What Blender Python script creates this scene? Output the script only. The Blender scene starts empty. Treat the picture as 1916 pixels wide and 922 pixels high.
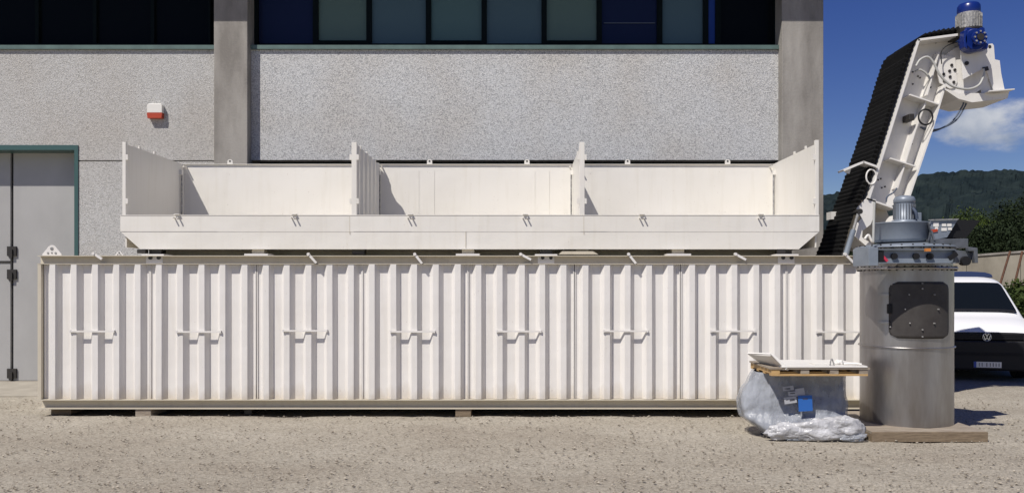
import bpy, math, random
import numpy as np
from mathutils import Vector, Matrix, noise
random.seed(7); np.random.seed(7)
R = math.radians
scene = bpy.context.scene
C = scene.collection
F = 1500.0; VX, VY, EYE = 976.0, 531.0, 1.88

# ------------------------------------------------------------ camera, light
cd = bpy.data.cameras.new('camera'); cam = bpy.data.objects.new('camera', cd); C.objects.link(cam)
cam.location = (0, 0, EYE); cam.rotation_euler = (R(90), 0, 0)
cd.sensor_width = 36; cd.lens = F/1916*36
cd.shift_x = -(VX-958)/1916; cd.shift_y = (VY-461)/1916
cd.clip_start = .1; cd.clip_end = 5000
scene.camera = cam

LD = Vector((.50, .60, -1.0)).normalized()          # the way the sunlight travels
sl = bpy.data.lights.new('sun', 'SUN'); sl.energy = 4.6; sl.angle = R(.5); sl.color = (1, .95, .88)
so = bpy.data.objects.new('sun', sl); C.objects.link(so); so.location = (-20, -25, 40)
so.rotation_euler = LD.to_track_quat('-Z', 'Y').to_euler()
w = bpy.data.worlds.new('World'); scene.world = w; w.use_nodes = True
nt = w.node_tree; N = nt.nodes; L = nt.links; N.clear()
out = N.new('ShaderNodeOutputWorld'); bg = N.new('ShaderNodeBackground'); bg.inputs['Strength'].default_value = .05
sky = N.new('ShaderNodeTexSky'); sky.sky_type = 'NISHITA'; sky.sun_disc = False
sky.sun_elevation = math.asin(-LD.z); sky.sun_rotation = math.atan2(-LD.x, -LD.y) % (2*math.pi)
sky.altitude = 400; sky.air_density = 1.0; sky.dust_density = .25; sky.ozone_density = 2.5
hs = N.new('ShaderNodeHueSaturation'); hs.inputs['Saturation'].default_value = 1.32; hs.inputs['Hue'].default_value = .528; hs.inputs['Value'].default_value = 1.3
L.new(sky.outputs[0], hs.inputs['Color'])
tc = N.new('ShaderNodeTexCoord'); sp = N.new('ShaderNodeSeparateXYZ'); L.new(tc.outputs['Generated'], sp.inputs[0])
def wm(op, a, b=None):
    m = N.new('ShaderNodeMath'); m.operation = op
    for i, v in enumerate((a, b)):
        if v is None: continue
        if isinstance(v, (int, float)): m.inputs[i].default_value = v
        else: L.new(v, m.inputs[i])
    return m.outputs[0]
u = wm('DIVIDE', sp.outputs['X'], wm('MAXIMUM', sp.outputs['Y'], .05)); v = wm('DIVIDE', sp.outputs['Z'], wm('MAXIMUM', sp.outputs['Y'], .05))
def blob(u0, v0, a, b):
    q = wm('ADD', wm('POWER', wm('ABSOLUTE', wm('DIVIDE', wm('SUBTRACT', u, u0), a)), 2.0), wm('POWER', wm('ABSOLUTE', wm('DIVIDE', wm('SUBTRACT', v, v0), b)), 2.0))
    return wm('MAXIMUM', wm('SUBTRACT', 1.0, q), 0.0)
mask = wm('MAXIMUM', blob(.575, .205, .085, .042), wm('MULTIPLY', blob(.66, .19, .13, .032), .9))
nz = N.new('ShaderNodeTexNoise'); nz.inputs['Scale'].default_value = 16; nz.inputs['Detail'].default_value = 9; nz.inputs['Roughness'].default_value = .58
mp = N.new('ShaderNodeMapping'); mp.inputs['Scale'].default_value = (1, 1, 2.2); L.new(tc.outputs['Generated'], mp.inputs[0]); L.new(mp.outputs[0], nz.inputs['Vector'])
cl = wm('ADD', wm('MULTIPLY', mask, .75), wm('MULTIPLY', wm('SUBTRACT', nz.outputs['Fac'], .5), 1.9))
mr = N.new('ShaderNodeMapRange'); mr.interpolation_type = 'SMOOTHSTEP'; L.new(cl, mr.inputs['Value'])
mr.inputs['From Min'].default_value = .12; mr.inputs['From Max'].default_value = .75
fac = wm('MULTIPLY', wm('MULTIPLY', mr.outputs[0], wm('MINIMUM', wm('MULTIPLY', mask, 4.0), 1.0)), .93)
nz2 = N.new('ShaderNodeTexNoise'); nz2.inputs['Scale'].default_value = 22; nz2.inputs['Detail'].default_value = 5; L.new(tc.outputs['Generated'], nz2.inputs['Vector'])
cr = N.new('ShaderNodeValToRGB'); cr.color_ramp.elements[0].position = .35; cr.color_ramp.elements[0].color = (6., 7.0, 9.0, 1); cr.color_ramp.elements[1].position = .65; cr.color_ramp.elements[1].color = (12., 12.4, 13.2, 1)
L.new(nz2.outputs['Fac'], cr.inputs[0])
mx = N.new('ShaderNodeMix'); mx.data_type = 'RGBA'; L.new(fac, mx.inputs['Factor']); L.new(hs.outputs[0], mx.inputs['A']); L.new(cr.outputs[0], mx.inputs['B'])
L.new(mx.outputs['Result'], bg.inputs[0]); L.new(bg.outputs[0], out.inputs[0])
vs = scene.view_settings; vs.view_transform = 'Standard'; vs.look = 'None'; vs.gamma = 1; vs.use_curve_mapping = False
vs.exposure = 0.0

# ------------------------------------------------------------ helpers
def P(px, py, D): return Vector(((px-VX)*D/F, D, EYE-(py-VY)*D/F))

class MB:
    def __init__(s): s.v = []; s.f = []; s.sm = []
    def add(s, vs_, fs, smooth=False):
        o = len(s.v); s.v += [tuple(p) for p in vs_]
        for f in fs: s.f.append(tuple(i+o for i in f)); s.sm.append(smooth)
        return s
    def box(s, x0, x1, y0, y1, z0, z1):
        return s.add([(x0,y0,z0),(x1,y0,z0),(x1,y1,z0),(x0,y1,z0),(x0,y0,z1),(x1,y0,z1),(x1,y1,z1),(x0,y1,z1)],
              [(0,3,2,1),(4,5,6,7),(0,1,5,4),(1,2,6,5),(2,3,7,6),(3,0,4,7)])
    def prism(s, pts, y0, y1):
        """pts: (x,z) outline extruded along y"""
        n = len(pts); a = sum(pts[i][0]*pts[(i+1)%n][1]-pts[(i+1)%n][0]*pts[i][1] for i in range(n))
        if a < 0: pts = pts[::-1]
        v = [(x,y0,z) for x,z in pts]+[(x,y1,z) for x,z in pts]
        f = [tuple(range(n)), tuple(range(2*n-1,n-1,-1))]+[(i,i+n,(i+1)%n+n,(i+1)%n) for i in range(n)]
        return s.add(v, f)
    def pprism(s, px, D0, D1, Dp=None):
        """pixel outline placed at real depth Dp, extruded from D0 to D1"""
        Dp = Dp or D0
        return s.prism([(P(a,b,Dp).x, P(a,b,Dp).z) for a,b in px], D0, D1)
    def bar(s, a, b, wd, ht, up=(0,-1,0)):
        """rectangular bar from a to b"""
        a = Vector(a); b = Vector(b); d = (b-a).normalized(); u_ = Vector(up); r = d.cross(u_)
        if r.length < 1e-4: u_ = Vector((1,0,0)); r = d.cross(u_)
        r.normalize(); u_ = r.cross(d)
        v = [p+r*(i*wd/2)+u_*(j*ht/2) for p in (a,b) for i,j in ((-1,-1),(1,-1),(1,1),(-1,1))]
        return s.add(v, [(0,1,2,3),(7,6,5,4),(0,4,5,1),(1,5,6,2),(2,6,7,3),(3,7,4,0)])
    def lathe(s, prof, c, n=48, axis='z', smooth=True, caps=True):
        """prof [(r,t)] about axis through c"""
        c = Vector(c); v = []; m = len(prof)
        for r, t in prof:
            for k in range(n):
                a = 2*math.pi*k/n; q = (r*math.cos(a), r*math.sin(a))
                v.append(c+(Vector((q[0],q[1],t)) if axis=='z' else Vector((q[0],t,-q[1])) if axis=='y' else Vector((t,q[0],q[1]))))
        f = [(i*n+k, i*n+(k+1)%n, (i+1)*n+(k+1)%n, (i+1)*n+k) for i in range(m-1) for k in range(n)]
        s.add(v, f, smooth)
        if caps: s.add([v[k] for k in range(n)], [tuple(range(n-1,-1,-1))]); s.add([v[(m-1)*n+k] for k in range(n)], [tuple(range(n))])
        return s
    def tube(s, pts, r, n=8, smooth_path=True, closed=False):
        pts = [Vector(p) for p in pts]
        if smooth_path and len(pts) > 2 and not closed:
            q = []; e = [pts[0]*2-pts[1]]+pts+[pts[-1]*2-pts[-2]]
            for i in range(1, len(e)-2):
                for k in range(6):
                    t = k/6; a,b,c_,d = e[i-1],e[i],e[i+1],e[i+2]
                    q.append(.5*((2*b)+(c_-a)*t+(2*a-5*b+4*c_-d)*t*t+(3*b-a-3*c_+d)*t**3))
            q.append(pts[-1]); pts = q
        m = len(pts); v = []; ref = Vector((.13,.9,.31)).normalized()
        for i, p in enumerate(pts):
            d = (pts[(i+1)%m]-pts[i-1]) if closed else (pts[min(i+1,m-1)]-pts[max(i-1,0)])
            d.normalize(); a = d.cross(ref).normalized(); b = d.cross(a)
            for k in range(n):
                t = 2*math.pi*k/n; v.append(p+a*(r*math.cos(t))+b*(r*math.sin(t)))
        f = [(i*n+k, i*n+(k+1)%n, ((i+1)%m)*n+(k+1)%n, ((i+1)%m)*n+k) for i in range(m if closed else m-1) for k in range(n)]
        s.add(v, f, True)
        if not closed: s.add(v[:n], [tuple(range(n-1,-1,-1))]); s.add(v[-n:], [tuple(range(n))])
        return s
    def build(s, name, mat, parent=None, bevel=0, shift=None):
        me = bpy.data.meshes.new(name)
        if shift is None:
            shift = Vector((0,0,0)); q = parent
            while q is not None:
                if q in LOCAL: shift = Vector((0,0,0)); break
                shift = shift+q.location; q = q.parent
        me.from_pydata([tuple(Vector(p)-shift) for p in s.v], [], s.f)
        me.polygons.foreach_set('use_smooth', s.sm); me.materials.append(mat); me.update()
        o = bpy.data.objects.new(name, me); C.objects.link(o); o.parent = parent
        if bevel:
            b = o.modifiers.new('bevel','BEVEL'); b.width = bevel; b.segments = 2; b.limit_method = 'ANGLE'; b.angle_limit = R(40)
        return o
LOCAL = []
def tag(o, label=None, cat=None, group=None, kind=None):
    if label: o['label'] = label
    if cat: o['category'] = cat
    if group: o['group'] = group
    if kind: o['kind'] = kind
    return o
def empty(name, loc, label, cat, group=None, local=False, rz=0):
    o = bpy.data.objects.new(name, None); C.objects.link(o); o.location = loc; o.rotation_euler = (0,0,rz); o.empty_display_size = .2
    if local: LOCAL.append(o)
    return tag(o, label, cat, group)
def copy_tree(o, parent=None):
    c = o.copy(); C.objects.link(c); c.parent = parent
    for ch in [x for x in C.objects if x.parent == o]: copy_tree(ch, c)
    return c

def mat(name, col, rough=.6, metal=0, spec=.5, var=None, scale=3, detail=5, bump=0, bscale=60, stretch=(1,1,1), lo=.35, hi=.65, **kw):
    """col, with var as a second colour mixed in by noise"""
    m = bpy.data.materials.new(name); m.use_nodes = True; t = m.node_tree; b = t.nodes['Principled BSDF']
    b.inputs['Base Color'].default_value = (*col,1); b.inputs['Roughness'].default_value = rough; b.inputs['Metallic'].default_value = metal
    b.inputs['Specular IOR Level'].default_value = spec
    if var or bump:
        g = t.nodes.new('ShaderNodeTexCoord')
    if var:
        mp = t.nodes.new('ShaderNodeMapping'); mp.inputs['Scale'].default_value = stretch; t.links.new(g.outputs['Object'], mp.inputs[0])
        n = t.nodes.new('ShaderNodeTexNoise'); n.inputs['Scale'].default_value = scale; n.inputs['Detail'].default_value = detail; n.inputs['Roughness'].default_value = .6
        t.links.new(mp.outputs[0], n.inputs['Vector'])
        r = t.nodes.new('ShaderNodeValToRGB'); r.color_ramp.elements[0].position = lo; r.color_ramp.elements[1].position = hi
        r.color_ramp.elements[0].color = (*var,1); r.color_ramp.elements[1].color = (*col,1)
        t.links.new(n.outputs['Fac'], r.inputs[0]); t.links.new(r.outputs[0], b.inputs['Base Color'])
    if bump:
        n = t.nodes.new('ShaderNodeTexNoise'); n.inputs['Scale'].default_value = bscale; n.inputs['Detail'].default_value = 4
        t.links.new(g.outputs['Object'], n.inputs['Vector'])
        bp = t.nodes.new('ShaderNodeBump'); bp.inputs['Strength'].default_value = 1; bp.inputs['Distance'].default_value = bump
        t.links.new(n.outputs['Fac'], bp.inputs['Height']); t.links.new(bp.outputs[0], b.inputs['Normal'])
    return m
def nodes(m): return m.node_tree, m.node_tree.nodes, m.node_tree.links, m.node_tree.nodes['Principled BSDF']

# white paint with faint vertical streaks, patches and small rust/dirt specks
def paint(name, c, dirt, amt=.5):
    m = mat(name, c, .42, spec=.35); t, n, l, b = nodes(m)
    g = n.new('ShaderNodeTexCoord')
    def nz_(sc, st, d=5):
        p = n.new('ShaderNodeMapping'); p.inputs['Scale'].default_value = st; l.new(g.outputs['Object'], p.inputs[0])
        q = n.new('ShaderNodeTexNoise'); q.inputs['Scale'].default_value = sc; q.inputs['Detail'].default_value = d; l.new(p.outputs[0], q.inputs['Vector']); return q.outputs['Fac']
    def ramp(v_, a, b_, x, y):
        r = n.new('ShaderNodeMapRange'); r.inputs['From Min'].default_value = a; r.inputs['From Max'].default_value = b_; r.inputs['To Min'].default_value = x; r.inputs['To Max'].default_value = y; l.new(v_, r.inputs['Value']); return r.outputs[0]
    def mixc(f, A, B):
        x = n.new('ShaderNodeMix'); x.data_type = 'RGBA'; l.new(f, x.inputs['Factor'])
        for k, z in (('A',A),('B',B)):
            if isinstance(z, tuple): x.inputs[k].default_value = (*z,1)
            else: l.new(z, x.inputs[k])
        return x.outputs['Result']
    c1 = mixc(ramp(nz_(.9,(1,1,1)), .35, .7, 0, amt*.5), c, dirt)
    c2 = mixc(ramp(nz_(5,(2.5,2.5,.22)), .52, .78, 0, amt*.8), c1, dirt)
    c3 = mixc(ramp(nz_(38,(1,1,.6),3), .70, .76, 0, amt), c2, (.35,.27,.2))
    if name == 'white_paint':     # warm bounce off the gravel, painted as a brown tint with mud
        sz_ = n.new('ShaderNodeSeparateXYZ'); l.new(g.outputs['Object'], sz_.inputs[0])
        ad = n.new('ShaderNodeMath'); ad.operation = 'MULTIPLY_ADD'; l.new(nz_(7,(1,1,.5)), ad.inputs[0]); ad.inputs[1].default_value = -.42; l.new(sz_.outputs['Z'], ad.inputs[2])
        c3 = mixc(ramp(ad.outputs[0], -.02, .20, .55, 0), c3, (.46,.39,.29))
    l.new(c3, b.inputs['Base Color'])
    bp = n.new('ShaderNodeBump'); bp.inputs['Strength'].default_value = 1; bp.inputs['Distance'].default_value = .014
    l.new(nz_(2.2,(1,1,1),2), bp.inputs['Height']); l.new(bp.outputs[0], b.inputs['Normal'])
    return m
M = {}
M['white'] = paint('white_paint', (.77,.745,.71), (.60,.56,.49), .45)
M['cream'] = paint('cream_white_paint', (.76,.735,.68), (.62,.58,.49), .4)
M['conv'] = paint('conveyor_paint', (.76,.74,.70), (.58,.55,.50), .4)
M['rail'] = paint('shaded_rail_paint', (.56,.51,.41), (.42,.37,.28), .5)  # container white tinted beige for channel shade and warm ground bounce
M['steel'] = None
M['darksteel'] = mat('dark_steel', (.06,.055,.05), .5, .6)
M['black'] = mat('black_rubber', (.012,.012,.013), .55, spec=.3)
M['hole'] = mat('dark_opening', (.01,.01,.01), .9)
M['belt'] = mat('belt_rubber', (.005,.005,.005), .7, spec=.15)
M['blue'] = mat('blue_motor_paint', (.006,.022,.16), .28)
M['alu'] = mat('cast_aluminium', (.45,.44,.42), .5, .3, var=(.2,.2,.2), scale=30)
M['grey'] = mat('grey_machine_paint', (.25,.285,.33), .42, .15, var=(.19,.22,.26), scale=4)
M['greyd'] = mat('grey_frame_paint', (.15,.16,.18), .4, .3, var=(.10,.11,.12), scale=9)
M['conduit'] = mat('grey_conduit', (.45,.45,.42), .5)
M['cable'] = mat('dark_blue_cable', (.07,.09,.13), .5)
M['timber'] = mat('sawn_timber', (.25,.19,.125), .8, var=(.15,.11,.07), scale=6, stretch=(1,6,10), bump=.004, bscale=30)
M['timberw'] = mat('weathered_timber', (.36,.31,.245), .85, var=(.23,.185,.14), scale=5, stretch=(1,6,8), bump=.004, bscale=30)
M['pine'] = mat('fresh_pine', (.58,.38,.17), .7, var=(.42,.26,.10), scale=8, stretch=(1,6,10))
M['green'] = mat('green_window_paint', (.045,.10,.095), .4)
M['sillg'] = mat('green_sill_paint', (.11,.17,.155), .45, var=(.08,.125,.115), scale=4)
M['frameb'] = mat('dark_window_frame', (.005,.009,.010), .5, spec=.05)
M['door'] = mat('grey_door_paint', (.40,.395,.385), .5, var=(.35,.345,.335), scale=1.2, stretch=(1,1,.6))
M['red'] = mat('red_plastic', (.42,.055,.02), .4)
M['siren'] = mat('white_plastic', (.75,.73,.68), .45)
M['label'] = mat('white_paper', (.55,.56,.57), .7); M['labelb'] = mat('blue_paper', (.02,.12,.42), .6); M['ink'] = mat('dark_ink', (.07,.07,.08), .8)
M['rust'] = mat('rusty_iron', (.16,.075,.04), .85, var=(.08,.04,.03), scale=12)
M['bark'] = mat('bark', (.07,.05,.035), .9, var=(.04,.03,.02), scale=12, bump=.01)

def speckle(name, a, b_, dark, scale, stain, bump=.007):
    """washed aggregate: pale matrix with dark and light chips"""
    m = mat(name, a, .9, spec=.2); t, n, l, bs = nodes(m); g = n.new('ShaderNodeTexCoord')
    v1 = n.new('ShaderNodeTexVoronoi'); v1.inputs['Scale'].default_value = scale; l.new(g.outputs['Object'], v1.inputs['Vector'])
    r = n.new('ShaderNodeValToRGB'); e = r.color_ramp.elements; e[0].position = .0; e[0].color = (*dark,1); e[1].position = 1; e[1].color = (*b_,1)
    k = e.new(.22); k.color = (*dark,1); k = e.new(.34); k.color = (*a,1); k = e.new(.8); k.color = (*a,1)
    sep = n.new('ShaderNodeSeparateColor'); l.new(v1.outputs['Color'], sep.inputs[0]); l.new(sep.outputs[0], r.inputs[0])
    nn = n.new('ShaderNodeTexNoise'); nn.inputs['Scale'].default_value = .55; nn.inputs['Detail'].default_value = 6; l.new(g.outputs['Object'], nn.inputs['Vector'])
    rr = n.new('ShaderNodeMapRange'); rr.inputs['From Min'].default_value = .42; rr.inputs['From Max'].default_value = .72; rr.inputs['To Max'].default_value = .55; l.new(nn.outputs['Fac'], rr.inputs['Value'])
    x = n.new('ShaderNodeMix'); x.data_type = 'RGBA'; x.blend_type = 'MULTIPLY'; l.new(rr.outputs[0], x.inputs['Factor']); l.new(r.outputs[0], x.inputs['A']); x.inputs['B'].default_value = (*stain,1)
    l.new(x.outputs['Result'], bs.inputs['Base Color'])
    bp = n.new('ShaderNodeBump'); bp.inputs['Distance'].default_value = bump; bp.inputs['Strength'].default_value = 1; l.new(v1.outputs['Distance'], bp.inputs['Height']); l.new(bp.outputs[0], bs.inputs['Normal'])
    return m
M['aggr'] = speckle('washed_aggregate_concrete', (.56,.565,.565), (.70,.705,.70), (.36,.365,.37), 66, (.86,.78,.68))
M['aggrw'] = speckle('warm_aggregate_concrete', (.50,.495,.48), (.60,.595,.58), (.37,.365,.35), 66, (.84,.77,.70))
M['conc'] = mat('cast_concrete', (.34,.32,.29), .85, var=(.20,.185,.165), scale=1.6, detail=8, stretch=(1.5,1.5,.45), bump=.004, bscale=25, lo=.32, hi=.62)
M['apron'] = mat('apron_concrete', (.40,.365,.30), .9, var=(.31,.28,.23), scale=2.5, bump=.003)
M['retain'] = mat('retaining_wall_concrete', (.36,.33,.27), .9, var=(.22,.20,.16), scale=.8, detail=8, stretch=(1,1,.5))

# gravel ground: broad patches, fine grains and dark pits
m = mat('gravel_ground', (.4,.35,.28), .95, spec=.15); t, n, l, bs = nodes(m); M['gravel'] = m
g = n.new('ShaderNodeTexCoord')
def NZ(sc, d, st=(1,1,1), r_=.6):
    p = n.new('ShaderNodeMapping'); p.inputs['Scale'].default_value = st; l.new(g.outputs['Object'], p.inputs[0])
    q = n.new('ShaderNodeTexNoise'); q.inputs['Scale'].default_value = sc; q.inputs['Detail'].default_value = d; q.inputs['Roughness'].default_value = r_; l.new(p.outputs[0], q.inputs['Vector']); return q.outputs['Fac']
def RAMP(v_, *st):
    r = n.new('ShaderNodeValToRGB'); e = r.color_ramp.elements
    e[0].position = st[0][0]; e[0].color = (*st[0][1],1); e[1].position = st[-1][0]; e[1].color = (*st[-1][1],1)
    for p_, c_ in st[1:-1]: k = e.new(p_); k.color = (*c_,1)
    l.new(v_, r.inputs[0]); return r.outputs[0]
def MIX(mode, f, A, B):
    x = n.new('ShaderNodeMix'); x.data_type = 'RGBA'; x.blend_type = mode; x.inputs['Factor'].default_value = f; l.new(A, x.inputs['A']); l.new(B, x.inputs['B']); return x.outputs['Result']
base = RAMP(NZ(.35, 6, (1,1.6,1)), (.3,(.32,.282,.228)), (.5,(.385,.35,.288)), (.72,(.44,.405,.34)))
vv = n.new('ShaderNodeTexVoronoi'); vv.inputs['Scale'].default_value = 55; l.new(g.outputs['Object'], vv.inputs['Vector'])
s2 = n.new('ShaderNodeSeparateColor'); l.new(vv.outputs['Color'], s2.inputs[0])
grain = RAMP(s2.outputs[0], (0,(.55,.53,.5)), (.25,(.85,.84,.82)), (.7,(1,1,1)), (1,(1.28,1.26,1.22)))
c_ = MIX('MULTIPLY', .8, base, grain)
c_ = MIX('MULTIPLY', .4, c_, RAMP(NZ(14, 6), (.32,(.55,.53,.5)), (.46,(1,1,1)), (.75,(1.12,1.1,1.08))))
c_ = MIX('MULTIPLY', .55, c_, RAMP(NZ(30, 3), (.30,(.4,.37,.34)), (.40,(1,1,1)), (.8,(1.1,1.1,1.1))))
l.new(c_, bs.inputs['Base Color'])
b1 = n.new('ShaderNodeBump'); b1.inputs['Strength'].default_value = 1; b1.inputs['Distance'].default_value = .012; l.new(NZ(22, 8, r_=.75), b1.inputs['Height'])
b2 = n.new('ShaderNodeBump'); b2.inputs['Strength'].default_value = 1; b2.inputs['Distance'].default_value = .006; l.new(vv.outputs['Distance'], b2.inputs['Height']); l.new(b1.outputs[0], b2.inputs['Normal'])
l.new(b2.outputs[0], bs.inputs['Normal'])

# brushed stainless steel, dull and stained
m = mat('stainless_steel', (.42,.40,.385), .38, .86); t, n, l, bs = nodes(m); M['steel'] = m
g = n.new('ShaderNodeTexCoord')
l.new(RAMP(NZ(2.6, 6, (1,1,.22)), (.3,(.24,.215,.20)), (.55,(.37,.355,.345)), (.75,(.50,.49,.485))), bs.inputs['Base Color'])
l.new(RAMP(NZ(3, 4, (1,1,.2)), (.3,(.28,)*3), (.7,(.42,)*3)), bs.inputs['Roughness'])
bp = n.new('ShaderNodeBump'); bp.inputs['Distance'].default_value = .01; l.new(NZ(1.6, 2), bp.inputs['Height']); l.new(bp.outputs[0], bs.inputs['Normal'])

def glass(name, c, r=.1, spec=.12): return mat(name, c, r, spec=spec)
M['gl_black'] = glass('black_glass', (.005,.007,.009), .1, .03); M['gl_navy'] = glass('navy_glass', (.012,.018,.05))
M['gl_teal'] = glass('teal_blind_glass', (.085,.15,.155), .12); M['gl_blue'] = glass('blue_teal_glass', (.075,.125,.15), .12); M['gl_green'] = glass('green_blind_glass', (.10,.155,.14), .12)
M['gl_bright'] = glass('bright_blue_glass', (.025,.06,.26), .1)  # narrow pane in a brighter blue
def leafmat(name, a, b_):
    m = mat(name, a, .75, spec=.15, var=b_, scale=1.7, detail=4, lo=.38, hi=.62); return m
M['leaf'] = leafmat('leaves', (.055,.078,.02), (.028,.045,.012)); M['leafd'] = leafmat('dark_leaves', (.022,.034,.013), (.012,.02,.008)); M['leafy'] = leafmat('bright_leaves', (.12,.165,.03), (.065,.10,.02))
M['hill'] = mat('wooded_hill', (.026,.037,.035), .95, spec=.03, var=(.011,.018,.021), scale=.03, detail=10, bump=2.5, bscale=.12)
# translucent plastic film
m = mat('clear_plastic_film', (.55,.58,.63), .13); t, n, l, bs = nodes(m); M['film'] = m
g = n.new('ShaderNodeTexCoord'); bs.inputs['Alpha'].default_value = .5
l.new(RAMP(NZ(4, 5, (1,1,.5)), (.36,(.30,)*3), (.68,(.62,)*3)), bs.inputs['Alpha'])
bp = n.new('ShaderNodeBump'); bp.inputs['Distance'].default_value = .06; l.new(NZ(7, 5, (1,1,.5), .55), bp.inputs['Height']); l.new(bp.outputs[0], bs.inputs['Normal'])
m = mat('crumpled_plastic', (.66,.66,.67), .3, var=(.36,.36,.37), scale=6); t, n, l, bs = nodes(m); M['crump'] = m
g = n.new('ShaderNodeTexCoord'); bs.inputs['Alpha'].default_value = .9
bp = n.new('ShaderNodeBump'); bp.inputs['Distance'].default_value = .03; l.new(NZ(11, 3), bp.inputs['Height']); l.new(bp.outputs[0], bs.inputs['Normal'])

# ------------------------------------------------------------ setting
def gz(x, y): return 0.0
# ground: one sheet to the horizon, finer and slightly uneven near the camera
xs = np.concatenate([[-1500,-300,-60,-20], np.arange(-12,12.01,.12), [20,60,300,1500]])
ys = np.concatenate([[-300,-30,0,3], np.arange(5,16.01,.12), [20,60,300,1600]])
gm = MB(); vv_ = []
for y in ys:
    for x in xs:
        z = 0.0
        if -12 <= x <= 12 and 5 <= y <= 16:
            k = min(1, (16-y)/1.5, (y-5), (12-abs(x)))
            z = k*(.022*noise.noise(Vector((x*.8,y*1.1,3)))+.014*noise.noise(Vector((x*3.1,y*3.1,8)))-.016)
            if y > 13.2 and x < 6: z = min(z, -.004)
            if 11.5 < y and -6.9 < x < 5.2: z -= .045
        vv_.append((float(x), float(y), z))
nx = len(xs)
gm.add(vv_, [(j*nx+i, j*nx+i+1, (j+1)*nx+i+1, (j+1)*nx+i) for j in range(len(ys)-1) for i in range(nx-1)], True)
tag(gm.build('ground', M['gravel']), kind='structure')
tag(MB().box(-26, 5.7, 13.42, 15.6, -.12, .012).build('pavement', M['apron']), kind='structure')
# loose stones
st = MB(); ico = [(0,0,1),(.9,0,.3),(.3,.85,.3),(-.7,.5,.3),(-.7,-.5,.3),(.3,-.85,.3),(0,0,-.6)]
icf = [(0,1,2),(0,2,3),(0,3,4),(0,4,5),(0,5,1),(6,2,1),(6,3,2),(6,4,3),(6,5,4),(6,1,5)]
for i in range(13000):
    y = 6.6+(random.random()**1.3)*6.5; x = random.uniform(-.72,.72)*y
    if y > 11.45 and -6.9 < x < 5.2: continue
    r = random.choice([.004,.005,.006,.007,.009,.011,.016])*random.uniform(.8,1.5); a = random.random()*6.28
    st.add([(x+r*(p[0]*math.cos(a)-p[1]*math.sin(a)), y+r*(p[0]*math.sin(a)+p[1]*math.cos(a))*.8, .002+.022*noise.noise(Vector((x*.8,y*1.1,3)))+p[2]*r*.7) for p in ico], icf)
M['stone'] = mat('pale_stone', (.46,.41,.33), .9, var=(.20,.17,.13), scale=14, detail=1)
tag(st.build('gravel', M['stone']), kind='stuff')

# hills: terrain sheet rising behind, skyline follows the photograph
def skyz(t):   # t = x/y ; height over distance
    pts = [(-1.5,.12),(-.3,.13),(.10,.115),(.378,.110),(.41,.118),(.48,.131),(.55,.141),(.585,.1425),(.63,.142),(.70,.137),(.9,.12),(1.6,.09)]
    for (a,b),(c,d) in zip(pts, pts[1:]):
        if a <= t <= c: return b+(d-b)*(t-a)/(c-a)
    return .1
hm = MB(); hv = []; nT = 420; nD = 46
for j in range(nD):
    s_ = j/(nD-1); D = 75+s_*560
    for i in range(nT):
        t = -.2+1.15*i/(nT-1); x = t*D
        e = skyz(t)*(1 if s_ < 1 else .98)
        h = (EYE*0+635*e)*(s_**1.35) if s_ <= .93 else 635*e*(.93**1.35)*(1-(s_-.93)*2)
        h = h*(1/(.93**1.35))*((75+.93*560)/635)
        rough = noise.noise(Vector((x*.012,D*.012,1)))*9*s_*(1-s_)*3
        rough += (abs(noise.noise(Vector((x*.11,D*.11,5))))*3.2+noise.noise(Vector((x*.3,D*.3,9)))*2.0)*min(1,s_*4)
        hv.append((x, D, max(-1,h)+rough+EYE*s_))
hm.add(hv, [(j*nT+i, j*nT+i+1, (j+1)*nT+i+1, (j+1)*nT+i) for j in range(nD-1) for i in range(nT-1)], False)
tag(hm.build('hill', M['hill']), kind='structure')

# ------------------------------------------------------------ building
YW = 15.1; YC = 14.89
def wz(py, D=YW): return EYE-(py-VY)*D/F
def wx(px, D=YW): return (px-VX)*D/F
bd = empty('industrial_building', (-10, YW, 0), 'grey aggregate concrete industrial building with concrete columns and a dark window band behind the container', 'building')
xl = -26.0; c1a, c1b = wx(400,YC), wx(463,YC); c2a, c2b = wx(1463,YC), wx(1541,YC)
zsill = wz(89); ztop = 9.2; dx_r = wx(147); dz_t = wz(272)
groove = wz(301)
# left bay wall round the door, with the joint at half height
MB().box(dx_r, c1a, YW, YW+.3, groove+.012, zsill).box(xl, dx_r, YW, YW+.3, dz_t+.001, zsill).build('wall', M['aggrw'], bd)
MB().box(dx_r, c1a, YW, YW+.3, 0, groove-.012).build('wall', M['aggrw'], bd)
MB().box(dx_r+.002, c1a, YW+.03, YW+.29, groove-.0119, groove+.0119).build('wall_joint', M['conc'], bd)
# right bay wall with the dark opening underneath
MB().box(c1b, c2a, YW, YW+.3, wz(299.5), zsill).build('wall', M['aggr'], bd)
MB().box(c1b, c2a, YW+.5, YW+.6, 0, wz(299.5)+.3).build('recessed_wall', M['frameb'], bd)
MB().box(c2b-.3, c2b-.004, YC+.5, 40, 0, ztop).build('end_wall', M['conc'], bd)
def column(a, b):
    m_ = MB().box(a, b, YC, YW+.6, 0, ztop); m_.build('column', M['conc'], bd, bevel=.012)
column(c1a, c1b); column(c2a, c2b)
column(xl-.6, xl)
# eave and roof
MB().box(xl-1, c2b+.2, YC-.78, 40, 8.05, 8.5).build('eave', M['conc'], bd)
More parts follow.
